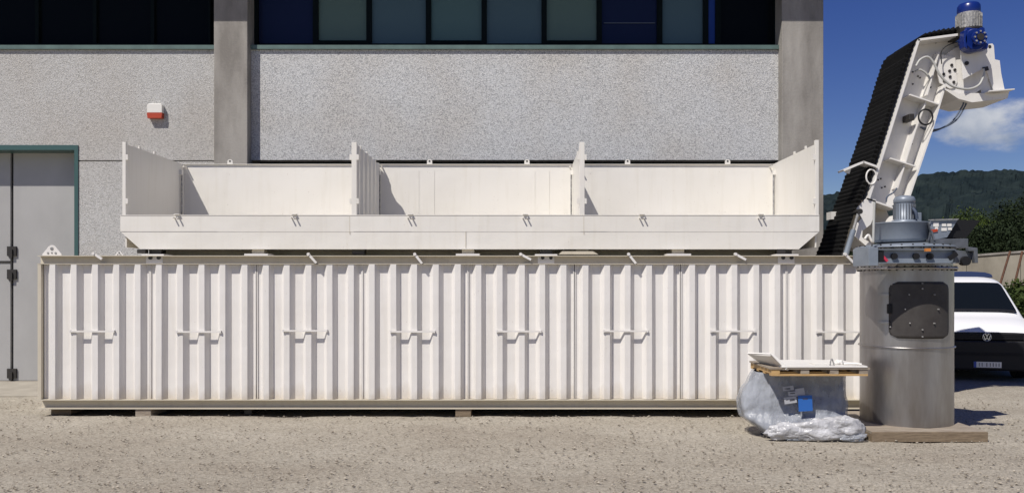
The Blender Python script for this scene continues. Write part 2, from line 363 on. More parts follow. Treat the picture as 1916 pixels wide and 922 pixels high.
# green sill
for a, b in ((xl, c1a-.002), (c1b+.002, c2a-.002)):
    MB().box(a, b, YW-.05, YW+.35, wz(92,YW-.05), wz(84.5,YW-.05)).build('window_sill', M['sillg'], bd)
YG = YW+.22
def window(pa, pb, gm_, low=False, bw=.05):
    a, b = wx(pa,YG), wx(pb,YG); z0 = wz(84,YG)-.03; z1 = 8.04
    f = MB().box(a, a+bw, YG-.04, YG+.08, z0, z1).box(b-bw, b, YG-.04, YG+.08, z0, z1).box(a+bw, b-bw, YG-.04, YG+.08, z0, z0+(.1 if low else .04)).build('window', M['frameb'], bd)
    MB().box(a+bw, b-bw, YG+.02, YG+.04, z0+(.1 if low else .04), z1).build('pane', gm_, f)
for a, b, g_, lo_ in ((478,591,'gl_navy',0),(591,691,'gl_green',1),(691,802,'gl_blue',0),(802,906,'gl_teal',1),(906,1018,'gl_blue',0),(1018,1121,'gl_green',1),(1121,1234,'gl_navy',0),(1234,1320,'gl_blue',0),(1320,1343,'gl_bright',0),(1343,1452,'gl_black',0)):
    window(a, b, M[g_], lo_)
for k in range(9): window(395-(k+1)*108, 395-k*108, M['gl_black'], bw=.035)
MB().box(c1b, wx(484,YG), YG-.06, YG+.2, zsill, 8.04).build('window_post', M['frameb'], bd)
MB().box(xl, c2a, YG+.1, YG+.2, zsill-.3, 8.04).build('window_backing', M['hole'], bd)
# blinds slats seen in navy pane
MB().box(wx(1130,YG), wx(1226,YG), YG+.001, YG+.012, wz(44,YG), wz(42.6,YG)).build('window_bar', M['cable'], bd)
# door
YD = YW+.36
dr = MB(); gf = MB()
gf.box(wx(140), dx_r, YW-.02, YD+.05, .0, dz_t).box(xl, wx(140), YW-.02, YD+.05, wz(281), dz_t)
gf.build('door_frame', M['green'], bd)
for a, b in ((wx(25,YD), wx(140.5)), (wx(-190,YD), wx(19.5,YD))):
    d = MB().box(a, b, YD, YD+.06, .02, wz(280,YD)).build('door', M['door'], bd, bevel=.004)
    if b > -9:
        for py in (470, 513, 698):
            MB().box(wx(15,YD), wx(32,YD), YD-.035, YD-.002, wz(py+9,YD), wz(py-9,YD)).box(wx(20,YD),wx(26,YD),YD-.06,YD-.035,wz(py+12,YD),wz(py-3,YD)).build('hinge', M['darksteel'], d)
MB().box(wx(-190,YD)-3, wx(140), YD+.062, YD+.08, .0, wz(280,YD)).build('door_backing', M['hole'], bd)
MB().box(wx(-190,YD), wx(19,YD), YD-.012, YD-.001, wz(492,YD), wz(488,YD)).build('door_rail', M['darksteel'], bd)
# siren
sr = empty('alarm_siren', (wx(289), YW, wz(222)), 'white and red alarm siren box fixed on the concrete wall above the door', 'siren')
YS = YW-.10
a, b = wx(275,YS), wx(303,YS)
MB().prism([(a,wz(211,YS)),(b,wz(211,YS)),(b,wz(197,YS)),(b-.02,wz(194,YS)),(a+.02,wz(194,YS)),(a,wz(197,YS))], YS, YW-.002).build('housing', M['siren'], sr, bevel=.008)
MB().prism([(a-.003,wz(211.2,YS)),(b+.003,wz(211.2,YS)),(b-.01,wz(221,YS)),(a+.01,wz(221,YS))], YS-.004, YW-.002).build('lamp', M['red'], sr)

# ------------------------------------------------------------ container
Y0 = 11.54; S = Y0/F; CZ0 = EYE-(765-VY)*S; CZ1 = EYE-(478-VY)*S
cx0 = (70-VX)*S; cx1 = (1655-VX)*S; YB = Y0+2.44
ct = empty('storage_container', (cx0, Y0, 0), 'long white corrugated steel container raised on timber blocks in the gravel yard', 'container')
rt = EYE-(494-VY)*S; rb = EYE-(747-VY)*S
def channel(name, z0, z1, d, m_, par, th=.010):
    MB().box(cx0, cx1, Y0, Y0+.16, z0, z0+th).box(cx0, cx1, Y0, Y0+.16, z1-th, z1).box(cx0, cx1, Y0+d, Y0+d+.012, z0+th, z1-th).build(name, m_, par)
channel('top_rail', rt, CZ1, .075, M['rail'], ct, .011); channel('bottom_rail', CZ0, rb, .10, M['rail'], ct, .014)
for x in (cx0, cx1-.075):
    MB().box(x, x+.05, Y0+.004, Y0+.2, rb+.001, rt-.001).build('corner_post', M['rail'], ct)
    MB().box(x, x+.05, YB-.2, YB, CZ0, CZ1).build('corner_post', M['rail'], ct)
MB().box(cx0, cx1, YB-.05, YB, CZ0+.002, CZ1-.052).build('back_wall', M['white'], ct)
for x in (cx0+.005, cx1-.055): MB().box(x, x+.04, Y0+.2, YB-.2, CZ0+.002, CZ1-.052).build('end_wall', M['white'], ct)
MB().box(cx0, cx1, Y0+.16, YB, CZ1-.05, CZ1-.01).build('roof', M['rail'], ct)
MB().box(cx0, cx1, Y0+.16, YB-.05, CZ0, CZ0+.1).build('floor', M['rail'], ct)
# panels: 8 doors, five ribs each
pp = .307; pw = pp*5; x0 = (77.5-VX)*S
dep = .076; slo = .056; rib = .080
def corr(W_, n, ph, dep, slo, rib, pitch):
    """profile (x, d) with d=0 on the ribs, dep in the recesses"""
    pts = [(0, dep)]
    for k in range(n):
        c = ph+k*pitch
        pts += [(c-rib/2-slo, dep), (c-rib/2, 0), (c+rib/2, 0), (c+rib/2+slo, dep)]
    pts.append((W_, dep)); return pts
gap = .007
prof = corr(pw-gap, 5, .152, dep, slo, rib, pp)
def panel_mb():
    m_ = MB(); z0, z1 = rb+.002, rt-.002; v = []
    for x, d in prof: v += [(x0+gap/2+x, Y0+.004+d, z0), (x0+gap/2+x, Y0+.004+d, z1)]
    m_.add(v, [(2*i, 2*i+2, 2*i+3, 2*i+1) for i in range(len(prof)-1)])
    # returns at either edge
    for s_ in (0, 1):
        x = x0+gap/2+prof[-1 if s_ else 0][0]
        m_.box(x-(.012 if s_ else 0), x+(0 if s_ else .012), Y0+dep-.016, Y0+.12, z0, z1)
    return m_
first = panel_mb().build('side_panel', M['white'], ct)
hz = EYE-(619.5-VY)*S
h = MB().box(x0+.43, x0+1.06, Y0-.022, Y0+.003, hz-.012, hz+.012)
for q in (0,1): h.box(x0+.41+q*.63, x0+.43+q*.63, Y0-.024, Y0+.003, hz-.018, hz+.018)
hd = h.build('handle', M['white'], first)
first.rotation_euler.z = 0
for k in range(1, 8):
    p_ = first.copy(); p_.data = first.data.copy(); C.objects.link(p_); p_.parent = ct
    p_.location = (k*pw, random.uniform(-.004,.004) if k != 5 else .006, random.uniform(-.003,.003))
    q = hd.copy(); C.objects.link(q); q.parent = p_; q.location = (random.uniform(-.012,.012), 0, random.uniform(-.01,.01))
    rj = random.Random(k); js = {}
    for v in p_.data.vertices:      # every pressing is bent a little differently
        key = round(v.co.x, 4); xr_ = round((v.co.x-.152)/pp)
        if xr_ not in js: js[xr_] = (rj.uniform(-.007,.007), rj.uniform(-.005,.005), rj.uniform(-.004,.004))
        j_ = js[xr_]
        if .03 < v.co.x < pw-.03+.06: v.co.x += j_[0]+(j_[2] if v.co.z > 1 else 0); v.co.y += abs(j_[1])*.6
# backing behind the gaps
MB().box(x0, cx1-.08, Y0+.13, Y0+.14, rb, rt).build('inner_lining', M['hole'], ct)
# levers on the top edge
for px, ang in ((183,150),(581,-48),(780,-52),(978,-28),(1180,-52),(1380,-28),(1585,-45)):
    c = P(px, 478, Y0-.02); 
    if px == 183: a_, b_ = c+Vector((-.06,0,.03)), c+Vector((.06,0,-.05))
    else: d_ = Vector((math.cos(R(ang)),0,math.sin(R(ang)))); a_, b_ = c+Vector((-.03,0,.02)), c+Vector((-.03,0,.02))+d_*.17
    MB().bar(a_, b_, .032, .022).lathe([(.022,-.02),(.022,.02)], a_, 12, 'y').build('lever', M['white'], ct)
# lifting lugs
for px, sc in ((97,1.0),(223,.42),(1626,.5)):
    c = P(px, 478, Y0+.10); a_ = .14*sc
    m_ = MB().prism([(c.x-a_,c.z),(c.x+a_,c.z),(c.x+a_,c.z+.02*sc),(c.x+.055*sc,c.z+.125*sc),(c.x+.02*sc,c.z+.15*sc),(c.x-.02*sc,c.z+.15*sc),(c.x-.055*sc,c.z+.125*sc),(c.x-a_,c.z+.02*sc)], c.y, c.y+.02)
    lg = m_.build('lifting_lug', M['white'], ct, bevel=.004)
    for dx_, dz_, rr_ in ((0,.10,.024),(-.055,.035,.016),(.055,.035,.016),(0,.04,.012)): MB().lathe([(rr_*sc,-.004),(rr_*sc,.0)], (c.x+dx_*sc,c.y-.001,c.z+dz_*sc), 14, 'y').build('bolt_hole', M['alu'] if sc == 1 else M['hole'], lg)
# corner brackets between container and hopper, bolted
for px in (285, 1022, 1474):
    c = P(px, 478, Y0)
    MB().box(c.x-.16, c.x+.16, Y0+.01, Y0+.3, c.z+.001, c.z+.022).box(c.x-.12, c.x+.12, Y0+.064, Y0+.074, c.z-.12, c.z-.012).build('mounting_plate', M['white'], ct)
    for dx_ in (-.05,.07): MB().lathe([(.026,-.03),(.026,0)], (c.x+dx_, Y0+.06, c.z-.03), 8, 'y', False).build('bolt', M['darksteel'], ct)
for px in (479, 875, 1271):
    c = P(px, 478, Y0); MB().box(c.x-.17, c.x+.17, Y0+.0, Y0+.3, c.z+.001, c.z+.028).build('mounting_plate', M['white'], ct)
# timber blocks underneath
for i, (pa, pb, m_, lb) in enumerate(((252,281,'timberw','pale timber block under the container near its left end'),(852,881,'timber','timber block under the middle of the container'),(80,118,'timber','dark timber block under the container at its far left corner'),(448,462,'darksteel','small dark block set back under the container between the left and middle timbers'))):
    a = P(pa, 770, Y0); b = P(pb, 770, Y0); off = .02 if i < 2 else .2
    tag(MB().box(a.x, b.x, Y0+off, Y0+off+(1.9 if i < 3 else .3), -.03, CZ0-.002).build('support_block', M[m_], bevel=.004), lb, 'block', 'blocks carrying the container')
tag(MB().box(3.9, 4.15, Y0+.05, Y0+1.9, -.03, CZ0-.002).build('support_block', M['timber']), 'timber block under the container behind the plastic bag', 'block', 'blocks carrying the container')

# ------------------------------------------------------------ hopper on the container
YH = 11.72; YHB = 13.78; SH = YH/F
def hx(px, D=YH): return (px-VX)*D/F
def hz_(py, D=YH): return EYE-(py-VY)*D/F
hp = empty('steel_hopper', (hx(880), YH, CZ1), 'long open white steel hopper with upright divider plates standing on the container', 'hopper')
xa, xb = hx(225), hx(1533); zt, zm, zb = hz_(402), hz_(433), hz_(466)
MB().box(xa, xb, YH, YH+.008, zm, zt-.008).box(xa, xb, YH-.006, YH+.05, zt-.008, zt).build('front_panel', M['cream'], hp)
MB().prism([(xa,zm-.003),(xb,zm-.003),(hx(1495),zb),(hx(262),zb)], YH+.006, YH+.016).build('lower_front_panel', M['cream'], hp)
# sloping ends, floor, bottom
e = MB()
for X, Xb in ((xa, hx(262)), (xb, hx(1495))):
    sg = 1 if X == xa else -1
    e.prism([(X,zt-.02),(X,zm),(Xb,zb),(Xb+sg*.012,zb),(X+sg*.012,zm),(X+sg*.012,zt-.02)], YH+.017, YHB)
e.build('end_slope', M['cream'], hp)
MB().box(hx(262)+.013, hx(1495)-.013, YH+.03, YHB, zb, zb+.03).build('floor', M['cream'], hp)
ZBK = EYE-(308-VY)*YHB/F
xbl, xbr = hx(345,YHB), hx(1452,YHB); xl0, xr0 = hx(232), hx(1530)
bk = MB().box(xa, xb, YHB, YHB+.012, zb, ZBK)
bk.build('back_panel', M['cream'], hp)
MB().box(hx(230), hx(1530), YHB-.03, YHB+.05, ZBK-.001, ZBK+.006).build('top_rim', M['cream'], hp)
for px in (783, 812, 1000, 1027): MB().box(hx(px,YHB), hx(px,YHB)+.008, YHB-.006, YHB+.001, zt-.2, ZBK-.1).build('weld_seam', M['cream'], hp)
def plate(name, x, corrug=False, t_=.02):
    m_ = MB()
    if not corrug: m_.box(x-t_/2, x+t_/2, YH+.06, YHB-.001, zb+.03, ZBK)
    else:
        pr = corr(YHB-.001-YH-.06, 6, .19, .05, .06, .10, .33); v = []
        for y, d in pr: v += [(x+.03-d, YH+.06+y, zb+.03), (x+.03-d, YH+.06+y, ZBK)]
        m_.add(v, [(2*i, 2*i+2, 2*i+3, 2*i+1) for i in range(len(pr)-1)])
    p_ = m_.build(name, M['cream'], hp)
    return p_
for i, (px, nm) in enumerate(((232,'end_plate'),(662.5,'divider_plate'),(1089,'divider_plate'),(1529,'end_plate'))):
    x = hx(px); p_ = plate(nm, x, px == 662.5)
    wd = .05 if i in (0,3) else .075
    MB().box(x-wd/2, x+wd/2, YH+.0, YH+.06, zt+.0, hz_(266 if i < 3 else 262)).build('front_post', M['cream'], p_, bevel=.003)
    # tabs on the post
    for py in (294, 376):
        for s_ in ((1,) if i == 0 else (-1,) if i == 3 else (-1,1)):
            MB().box(x+s_*wd/2, x+s_*(wd/2+.03), YH+.0, YH+.05, hz_(py+5), hz_(py-5)).build('tab', M['cream'], p_)
    # tension rod in the back corner
    sd = 1 if i < 2 else -1
    xr = x+sd*.04
    tr = MB().tube([(xr,YHB-.16,zt-.1),(xr,YHB-.16,ZBK-.16)], .014, 8, False)
    tr.build('corner_rod', M['alu'], p_)
    MB().box(min(x,x+sd*.055), max(x,x+sd*.055), YHB-.19, YHB-.13, ZBK-.2, ZBK-.12).box(min(x,x+sd*.055), max(x,x+sd*.055), YHB-.19, YHB-.13, zt-.02, zt+.06).build('rod_bracket', M['cream'], p_)
    pg = MB().tube([(x+sd*.055,YHB-.002,ZBK-.05),(x+sd*.055,YHB-.13,ZBK-.05)], .013, 8, False)
    if i in (1,2): pg.tube([(x-sd*.12,YHB-.002,ZBK-.05),(x-sd*.12,YHB-.13,ZBK-.05)], .013, 8, False)
    pg.build('peg', M['cream'], p_)
    for s_ in (.45, .95): MB().box(x-.01, x+.01, YH+s_, YH+s_+.05, ZBK+.001, ZBK+.045).build('tab', M['cream'], p_)
for px in (333, 552, 769, 984, 1202, 1424):
    c = P(px, 406, YH); m_ = MB().box(c.x-.045, c.x+.03, YH-.04, YH+.04, zt+.0005, zt+.012)
    for dx_ in (-.045,.02): m_.bar((c.x+dx_, YH-.001, c.z-.015), (c.x+dx_, YH-.07, c.z-.015), .016, .016, (0,0,1))
    m_.build('hook', M['cream'], hp)
for px in (431, 804, 986, 1174, 1361):
    c = P(px, 308, YHB); g_ = MB().prism([(c.x-.045,ZBK+.007),(c.x+.045,ZBK+.007),(c.x+.045,ZBK+.06),(c.x+.02,ZBK+.085),(c.x-.02,ZBK+.085),(c.x-.045,ZBK+.06)], YHB-.02, YHB-.005).build('lug', M['cream'], hp)
    MB().lathe([(.016,-.002),(.016,0)], (c.x,YHB-.021,ZBK+.055), 10, 'y').build('lug_hole', M['hole'], g_)
# seams on the front face
for px in (654, 871, 1092): MB().box(hx(px), hx(px)+.006, YH-.002, YH+.004, zb+.02 if px == 871 else zm-.04, zm+.0 if px == 871 else zt-.02).build('front_seam', M['rail'], hp)
# feet
for px in (285, 479, 668, 875, 1022, 1090, 1271, 1474):
    c = hx(px); m_ = MB().box(c-.09, c+.09, YH+.09, YH+.25, CZ1+.03, zb-.001)
    m_.build('foot', M['darksteel'] if px in (285,1022,668,1474) else M['rail'], hp)
for px in (264, 1462):
    c = P(px, 472, YH); MB().box(c.x-.06,c.x+.06,YH+.0,YH+.1,CZ1+.04,zb-.003).build('latch', M['darksteel'], hp)
MB().box(hx(262), hx(1490), YH+.5, YHB, CZ1-.009, zb-.002).build('base_frame', M['rail'], hp)
MB().prism([(hx(1045),CZ1+.024),(hx(1120),CZ1+.024),(hx(1110),zb-.03),(hx(1052),zb-.03)], YH+.02, YH+.08).build('wedge', M['rail'], hp)

# ------------------------------------------------------------ inclined conveyor
DN = 12.0; DF = 12.75
cv = empty('inclined_conveyor', (P(1560,478,DN).x, DN, CZ1), 'tall inclined white conveyor with black pleated belt rising behind the silo', 'conveyor')
def polyb(pts, n):
    """n samples evenly along a pixel polyline"""
    L_ = [0]
    for a, b in zip(pts, pts[1:]): L_.append(L_[-1]+math.dist(a,b))
    o = []
    for k in range(n):
        s_ = L_[-1]*k/(n-1); j = max(i for i in range(len(L_)) if L_[i] <= s_+1e-9); j = min(j, len(pts)-2)
        t_ = (s_-L_[j])/(L_[j+1]-L_[j]); o.append((pts[j][0]+(pts[j+1][0]-pts[j][0])*t_, pts[j][1]+(pts[j+1][1]-pts[j][1])*t_))
    return o
def smoothpx(pts, it=3):
    for _ in range(it):
        q = [pts[0]]
        for a, b in zip(pts, pts[1:]): q += [(a[0]*.75+b[0]*.25,a[1]*.75+b[1]*.25),(a[0]*.25+b[0]*.75,a[1]*.25+b[1]*.75)]
        pts = q+[pts[-1]]
    return pts
outer = smoothpx([(1545,530),(1568,470),(1594,400),(1615,345),(1630,303),(1660,215),(1688,125),(1696,98),(1706,80),(1726,66),(1754,58),(1800,52)],3)
inner = smoothpx([(1556,533),(1577,473),(1598,395),(1617,370),(1658,240),(1686,150),(1708,78),(1716,72),(1756,66),(1780,63),(1800,61)],2)
NB = 130; oo = polyb(outer, NB); ii = polyb(inner, NB); v = []
for k in range(NB):
    tooth = (2.2+random.uniform(-.8,.8)) if k % 2 else random.uniform(-.4,.4); (ox, oy), (ix, iy) = oo[k], ii[k]; l_ = math.hypot(ox-ix, oy-iy); ox += (ox-ix)/l_*tooth; oy += (oy-iy)/l_*tooth
    yn = DN-.02-(.04 if k % 2 else 0); a = P(ox,oy,DN); b = P(ix,iy,DN); mid = a.lerp(b,.5)
    v += [(a.x,yn+.03,a.z),(mid.x,yn-.02,mid.z),(b.x,yn+.05,b.z),(b.x,DF+.1,b.z),(mid.x,DF+.1,mid.z),(a.x,DF+.1,a.z)]
bm_ = MB().add(v, [(6*k+i, 6*k+(i+1)%6, 6*k+6+(i+1)%6, 6*k+6+i) for k in range(NB-1) for i in range(6)])
bm_.build('belt_cover', M['belt'], cv)
def cpr(pts, d0, d1, name, m_=None, par=None, bevel=0): return MB().pprism(pts, d0, d1, DN).build(name, m_ or M['conv'], par or cv, bevel=bevel)
# side web near and far
web = [(1623,371),(1717,77),(1795,68),(1830,78),(1846,84),(1862,130),(1870,168),(1800,168),(1768,158),(1744,239),(1699,372),(1673,388)]
cpr(web, DN+.22, DN+.235, 'side_plate'); cpr(web, DF-.02, DF, 'side_plate')
# flanges
def strip(pts, wpx, d0, d1, name, par=None):
    m_ = MB()
    for (a, b) in zip(pts, pts[1:]):
        dx_, dy_ = b[0]-a[0], b[1]-a[1]; l_ = math.hypot(dx_,dy_); nx_, ny_ = -dy_/l_*wpx, dx_/l_*wpx
        m_.pprism([a, b, (b[0]+nx_,b[1]+ny_), (a[0]+nx_,a[1]+ny_)], d0, d1, DN)
    return m_.build(name, M['conv'], par or cv)
strip([(1621,371),(1714,75),(1798,64)], 4.2, DN-.06, DF, 'edge_flange')
strip([(1744,239),(1699,372)], -3.0, DN, DF, 'edge_flange'); strip([(1768,158),(1744,239)], -3.0, DN+.0, DF, 'edge_flange')
strip([(1754,205),(1717,242),(1683,352)][1:], 2.2, DN+.04, DN+.219, 'stiffener'); strip([(1738,186),(1717,242)], 2.2, DN+.04, DN+.219, 'stiffener'); strip([(1762,96),(1740,176)], 2.2, DN+.06, DN+.219, 'stiffener')
strip([(1703,176),(1757,194)], 2.4, DN+.0, DN+.219, 'cross_rib'); strip([(1667,295),(1714,310)], 2.4, DN+.0, DN+.219, 'cross_rib')
# perforated bearing plate
bpl = cpr([(1762,97),(1794,104),(1798,150),(1793,161),(1784,163),(1765,152),(1760,130)], DN+.10, DN+.12, 'bearing_plate')
for a, b in ((1787,119),(1783,130),(1772,136),(1784,141),(1773,149),(1791,151),(1793,128)): c = P(a,b,DN); MB().lathe([(.022,-.012),(.022,0)], (c.x,DN+.099,c.z), 10, 'y').build('bolt_hole', M['darksteel'], bpl)
for a, b in ((1655,333),(1660,331),(1662,348),(1668,346),(1731,136),(1735,139),(1721,128),(1721,151),(1755,157),(1719,265),(1747,70),(1765,72)): c = P(a,b,DN); MB().lathe([(.013,-.01),(.013,0)], (c.x,DN+.22,c.z), 8, 'y').build('bolt', M['darksteel'], cv)
# head housing: drum, ear, chute
hc = P(1815,128,DN)
MB().lathe([(.37,DN+.12),(.37,DF)], (hc.x,0,hc.z), 40, 'y').build('head_drum', M['conv'], cv)
cpr([(1796,96),(1846,84),(1850,100),(1853,128),(1842,136),(1836,131),(1826,136),(1800,150)], DN-.03, DN+.0, 'drive_plate', bevel=.004)
cpr([(1835,128),(1845,126),(1847,133),(1838,136)], DN-.05, DN-.031, 'drive_slot', M['darksteel'])
c = P(1806,120,DN); MB().lathe([(.03,DN-.05),(.03,DN-.031)], (c.x,0,c.z), 14, 'y').build('drive_bolt', M['darksteel'], cv)
ear = cpr([(1838,82),(1864,78),(1867,82),(1869,108),(1878,110),(1881,135),(1888,169),(1868,171),(1850,120)], DN+.1, DN+.13, 'lifting_ear')
c = P(1859,84,DN); MB().lathe([(.024,-.004),(.024,0)], (c.x,DN+.099,c.z), 14, 'y').build('ear_hole', M['darksteel'], ear)
cpr([(1844,140),(1881,133),(1888,170),(1846,172)], DN+.14, DF, 'chute_cover')
# chute: open box with sloping underside
cpr([(1767,160),(1800,171),(1868,172),(1896,168),(1893,181),(1826,189),(1800,182)], DN+.10, DF, 'discharge_chute')
cpr([(1850,170),(1897,166.5),(1897,168.5),(1850,172)], DN-.02, DF+.05, 'chute_lip')
# motor
mc = P(1814,30,DN); kx = DN/F
def ml(prof, name, m_, n=28, par=None): return MB().lathe([(r_*kx, EYE-(y_-VY)*kx-0) for r_, y_ in prof], (mc.x, DN+.02, 0), n).build(name, m_, par or mt)
mt = MB().lathe([(20.5*kx, EYE-(57-VY)*kx),(20.5*kx, EYE-(26-VY)*kx)], (mc.x, DN+.02, 0), 28).build('motor', M['alu'], cv)
ml([(19,26.2),(20,22),(19.6,12),(17,8),(10,6)], 'fan_cowl', M['blue'])
fins = MB()
for k in range(28):
    a_ = 2*math.pi*k/28; r0, r1 = 20*kx, 22.5*kx
    fins.bar((mc.x+math.cos(a_)*r0, DN+.02+math.sin(a_)*r0, EYE-(54-VY)*kx),(mc.x+math.cos(a_)*r0, DN+.02+math.sin(a_)*r0, EYE-(28-VY)*kx), .006, .04, (math.cos(a_),math.sin(a_),0))
fins.build('cooling_fins', M['alu'], mt)
ml([(24,59),(24,55.5)], 'flange', M['darksteel'])
gc = P(1809,83,DN)
gb = MB().pprism([(1797,58),(1831,58),(1833,72),(1828,80),(1800,80),(1793,70)], DN-.16, DN+.06, DN).pprism([(1788,66),(1794,64),(1794,102),(1788,97)], DN-.24, DN-.1, DN).pprism([(1826,84),(1836,90),(1834,99),(1812,103),(1800,100)], DN-.2, DN-.06, DN).lathe([(.15,-.24),(.165,-.22),(.165,-.06),(.15,-.04)], (gc.x,DN,gc.z), 26, 'y').build('gearbox', M['blue'], cv, bevel=.012)
MB().lathe([(.105,-.05),(.105,0)], (gc.x,DN-.301,gc.z), 26, 'y').build('gearbox_cover', M['blue'], gb)
MB().lathe([(.05,-.02),(.05,0)], (gc.x,DN-.352,gc.z), 18, 'y').build('shaft_end', M['darksteel'], gb)
bb = MB()
for k in range(8): a_ = k*math.pi/4; bb.lathe([(.014,-.015),(.014,0)], (gc.x+.082*math.cos(a_),DN-.352,gc.z+.082*math.sin(a_)), 6, 'y', False)
bb.build('cover_bolt', M['alu'], gb)
MB().box(P(1788,0,DN).x, P(1800,0,DN).x, DN-.12, DN+.3, P(0,72,DN).z, P(0,58,DN).z).build('motor_mount', M['darksteel'], cv)
MB().box(P(1832,0,DN).x, P(1844,0,DN).x, DN-.02, DN+.3, P(0,92,DN).z, P(0,62,DN).z).build('motor_mount', M['conv'], cv)
def pts3(l, D): return [P(a,b,D) for a,b in l]
MB().tube(pts3([(1714,124),(1722,112),(1736,107),(1747,118),(1757,138),(1770,153),(1786,163),(1812,167),(1832,159),(1841,140),(1840,129)], DN-.09), .017, 8).build('conduit', M['conduit'], cv)
MB().tube(pts3([(1712,134),(1722,131),(1735,140),(1743,155)], DN+.08), .016, 8).build('conduit', M['conduit'], cv)
for o_ in (0, 5): MB().tube(pts3([(1806+o_,183),(1800+o_,200),(1783+o_,226),(1762,240),(1742,243+o_*.6),(1722,238)], DN+.2), .013, 6).build('cable', M['cable'], cv)
rc = P(1730,220,DN); MB().tube([(rc.x+.105*math.cos(k*.2618), DN-.03, rc.z+.115*math.sin(k*.2618)) for k in range(24)], .013, 6, False, True).build('cable_coil', M['black'], cv)
jb = P(1706,219,DN); MB().box(jb.x-.04,jb.x+.04,DN-.0,DN+.218,jb.z-.05,jb.z+.05).build('limit_switch', M['darksteel'], cv, bevel=.01)
MB().tube(pts3([(1678,352),(1672,360),(1660,368),(1658,378)],DN+.02), .012, 6).build('cable', M['cable'], cv)
MB().tube(pts3([(1793,78),(1772,86),(1761,98),(1762,120)],DN+.0), .008, 6).build('cable', M['black'], cv)
# rain hood bracket
strip([(1573,319),(1611,303),(1637,312)], 3.6, DN-.10, DN+.12, 'hood')
cpr([(1577,321),(1590,316),(1587,326),(1582,325)], DN-.05, DN-.03, 'hood_bracket')
gr_ = P(1627,332,DN); MB().tube([(gr_.x+.075*math.cos(k*.2618), DN-.06, gr_.z+.11*math.sin(k*.2618)) for k in range(24)], .013, 6, False, True).build('guide_ring', M['conv'], cv)
# foot: bent lower plates and ram
cpr([(1621,370),(1638,374),(1636,400),(1628,420),(1613,432),(1612,444),(1630,456),(1622,462),(1597,441),(1603,418),(1611,408),(1600,391)], DN-.02, DN+.02, 'foot_plate')
cpr([(1621,370),(1675,389),(1680,400),(1672,430),(1640,468),(1600,460),(1596,480),(1586,480),(1600,440),(1601,392)], DN+.3, DF, 'shaded_foot_interior', M['rail'])  # hollow foot interior, its shade put into the darker beige
strip([(1621,370),(1675,389)], 3, DN-.02, DF, 'foot_flange')
cpr([(1660,418),(1668,404),(1676,416),(1676,432),(1660,432)], DN-.1, DN+.1, 'foot_bracket')
MB().tube(pts3([(1606,398),(1594,440)], DN-.12), .022, 10, False).build('ram_rod', M['alu'], cv)
MB().tube(pts3([(1597,430),(1580,484)], DN-.12), .04, 12, False).build('ram_cylinder', M['grey'], cv)
c = P(1607,396,DN-.12); MB().lathe([(.04,-.05),(.04,.12)], (c.x,c.y,c.z), 12, 'y').build('ram_pin', M['darksteel'], cv)
MB().tube(pts3([(1640,448),(1632,452),(1625,440),(1618,447)], DN-.1), .02, 6).build('hinge_knuckle', M['conv'], cv)
c = P(1558,404,DF); MB().box(c.x-.06,c.x+.02,DF-.1,DF+.1,c.z-.06,c.z+.06).build('side_lug', M['conv'], cv)

# ------------------------------------------------------------ silo on its pallet
SX, SY, SR = 4.97, 10.37, .552
pl = empty('timber_pallet', (4.88, 10.3, 0), 'flat brown timber pallet on the gravel under the steel silo', 'pallet')
def z9(py, D): return EYE-(py-VY)*D/F
for k in range(7): MB().box(4.19, 5.57, 9.60+k*.222, 9.60+k*.222+.205, .085, .118).build('board', M['timberw'], pl, bevel=.003)
for x in (4.19, 4.82, 5.45):
    MB().box(x, x+.12, 9.6+.002, 11.1, -.01, .084).build('bearer', M['timber'], pl, bevel=.003)
MB().box(4.188, 5.572, 9.575, 9.6, -.005, .112).build('front_beam', M['timber'], pl, bevel=.003)
si = empty('steel_silo', (SX, SY, .12), 'dull cylindrical stainless steel silo with a dark hatch standing on a timber pallet', 'silo')
zr = 1.09; zf = 2.075
MB().lathe([(SR,.119),(SR,zf)], (SX,SY,0), 96).build('barrel', M['steel'], si)
MB().lathe([(SR+.001,zr-.010),(SR+.02,zr-.006),(SR+.02,zr+.006),(SR+.001,zr+.008)], (SX,SY,0), 96, caps=False).build('hoop', M['steel'], si)
MB().lathe([(SR+.001,zf-.014),(SR+.045,zf-.014),(SR+.045,zf+.014),(SR+.001,zf+.014)], (SX,SY,0), 96, caps=False).build('flange', M['steel'], si)
b_ = MB()
for k in range(40):
    a_ = 2*math.pi*k/40; b_.lathe([(.011,zf-.03),(.011,zf+.03)], (SX+(SR+.026)*math.cos(a_), SY+(SR+.026)*math.sin(a_),0), 6)
b_.build('flange_bolt', M['darksteel'], si)
MB().lathe([(SR-.01,zf),(SR-.01,2.335)], (SX,SY,0), 72).build('collar', M['steel'], si)
MB().lathe([(SR+.02,2.336),(SR+.06,2.336),(SR+.06,2.352),(SR+.045,2.358),(.30,2.41),(.0001,2.41)], (SX,SY,0), 72).build('lid', M['grey'], si)
b_ = MB()
for k in range(30):
    a_ = 2*math.pi*k/30; b_.lathe([(.012,2.315),(.012,2.372)], (SX+(SR+.042)*math.cos(a_), SY+(SR+.042)*math.sin(a_),0), 6)
b_.build('lid_bolt', M['darksteel'], si)
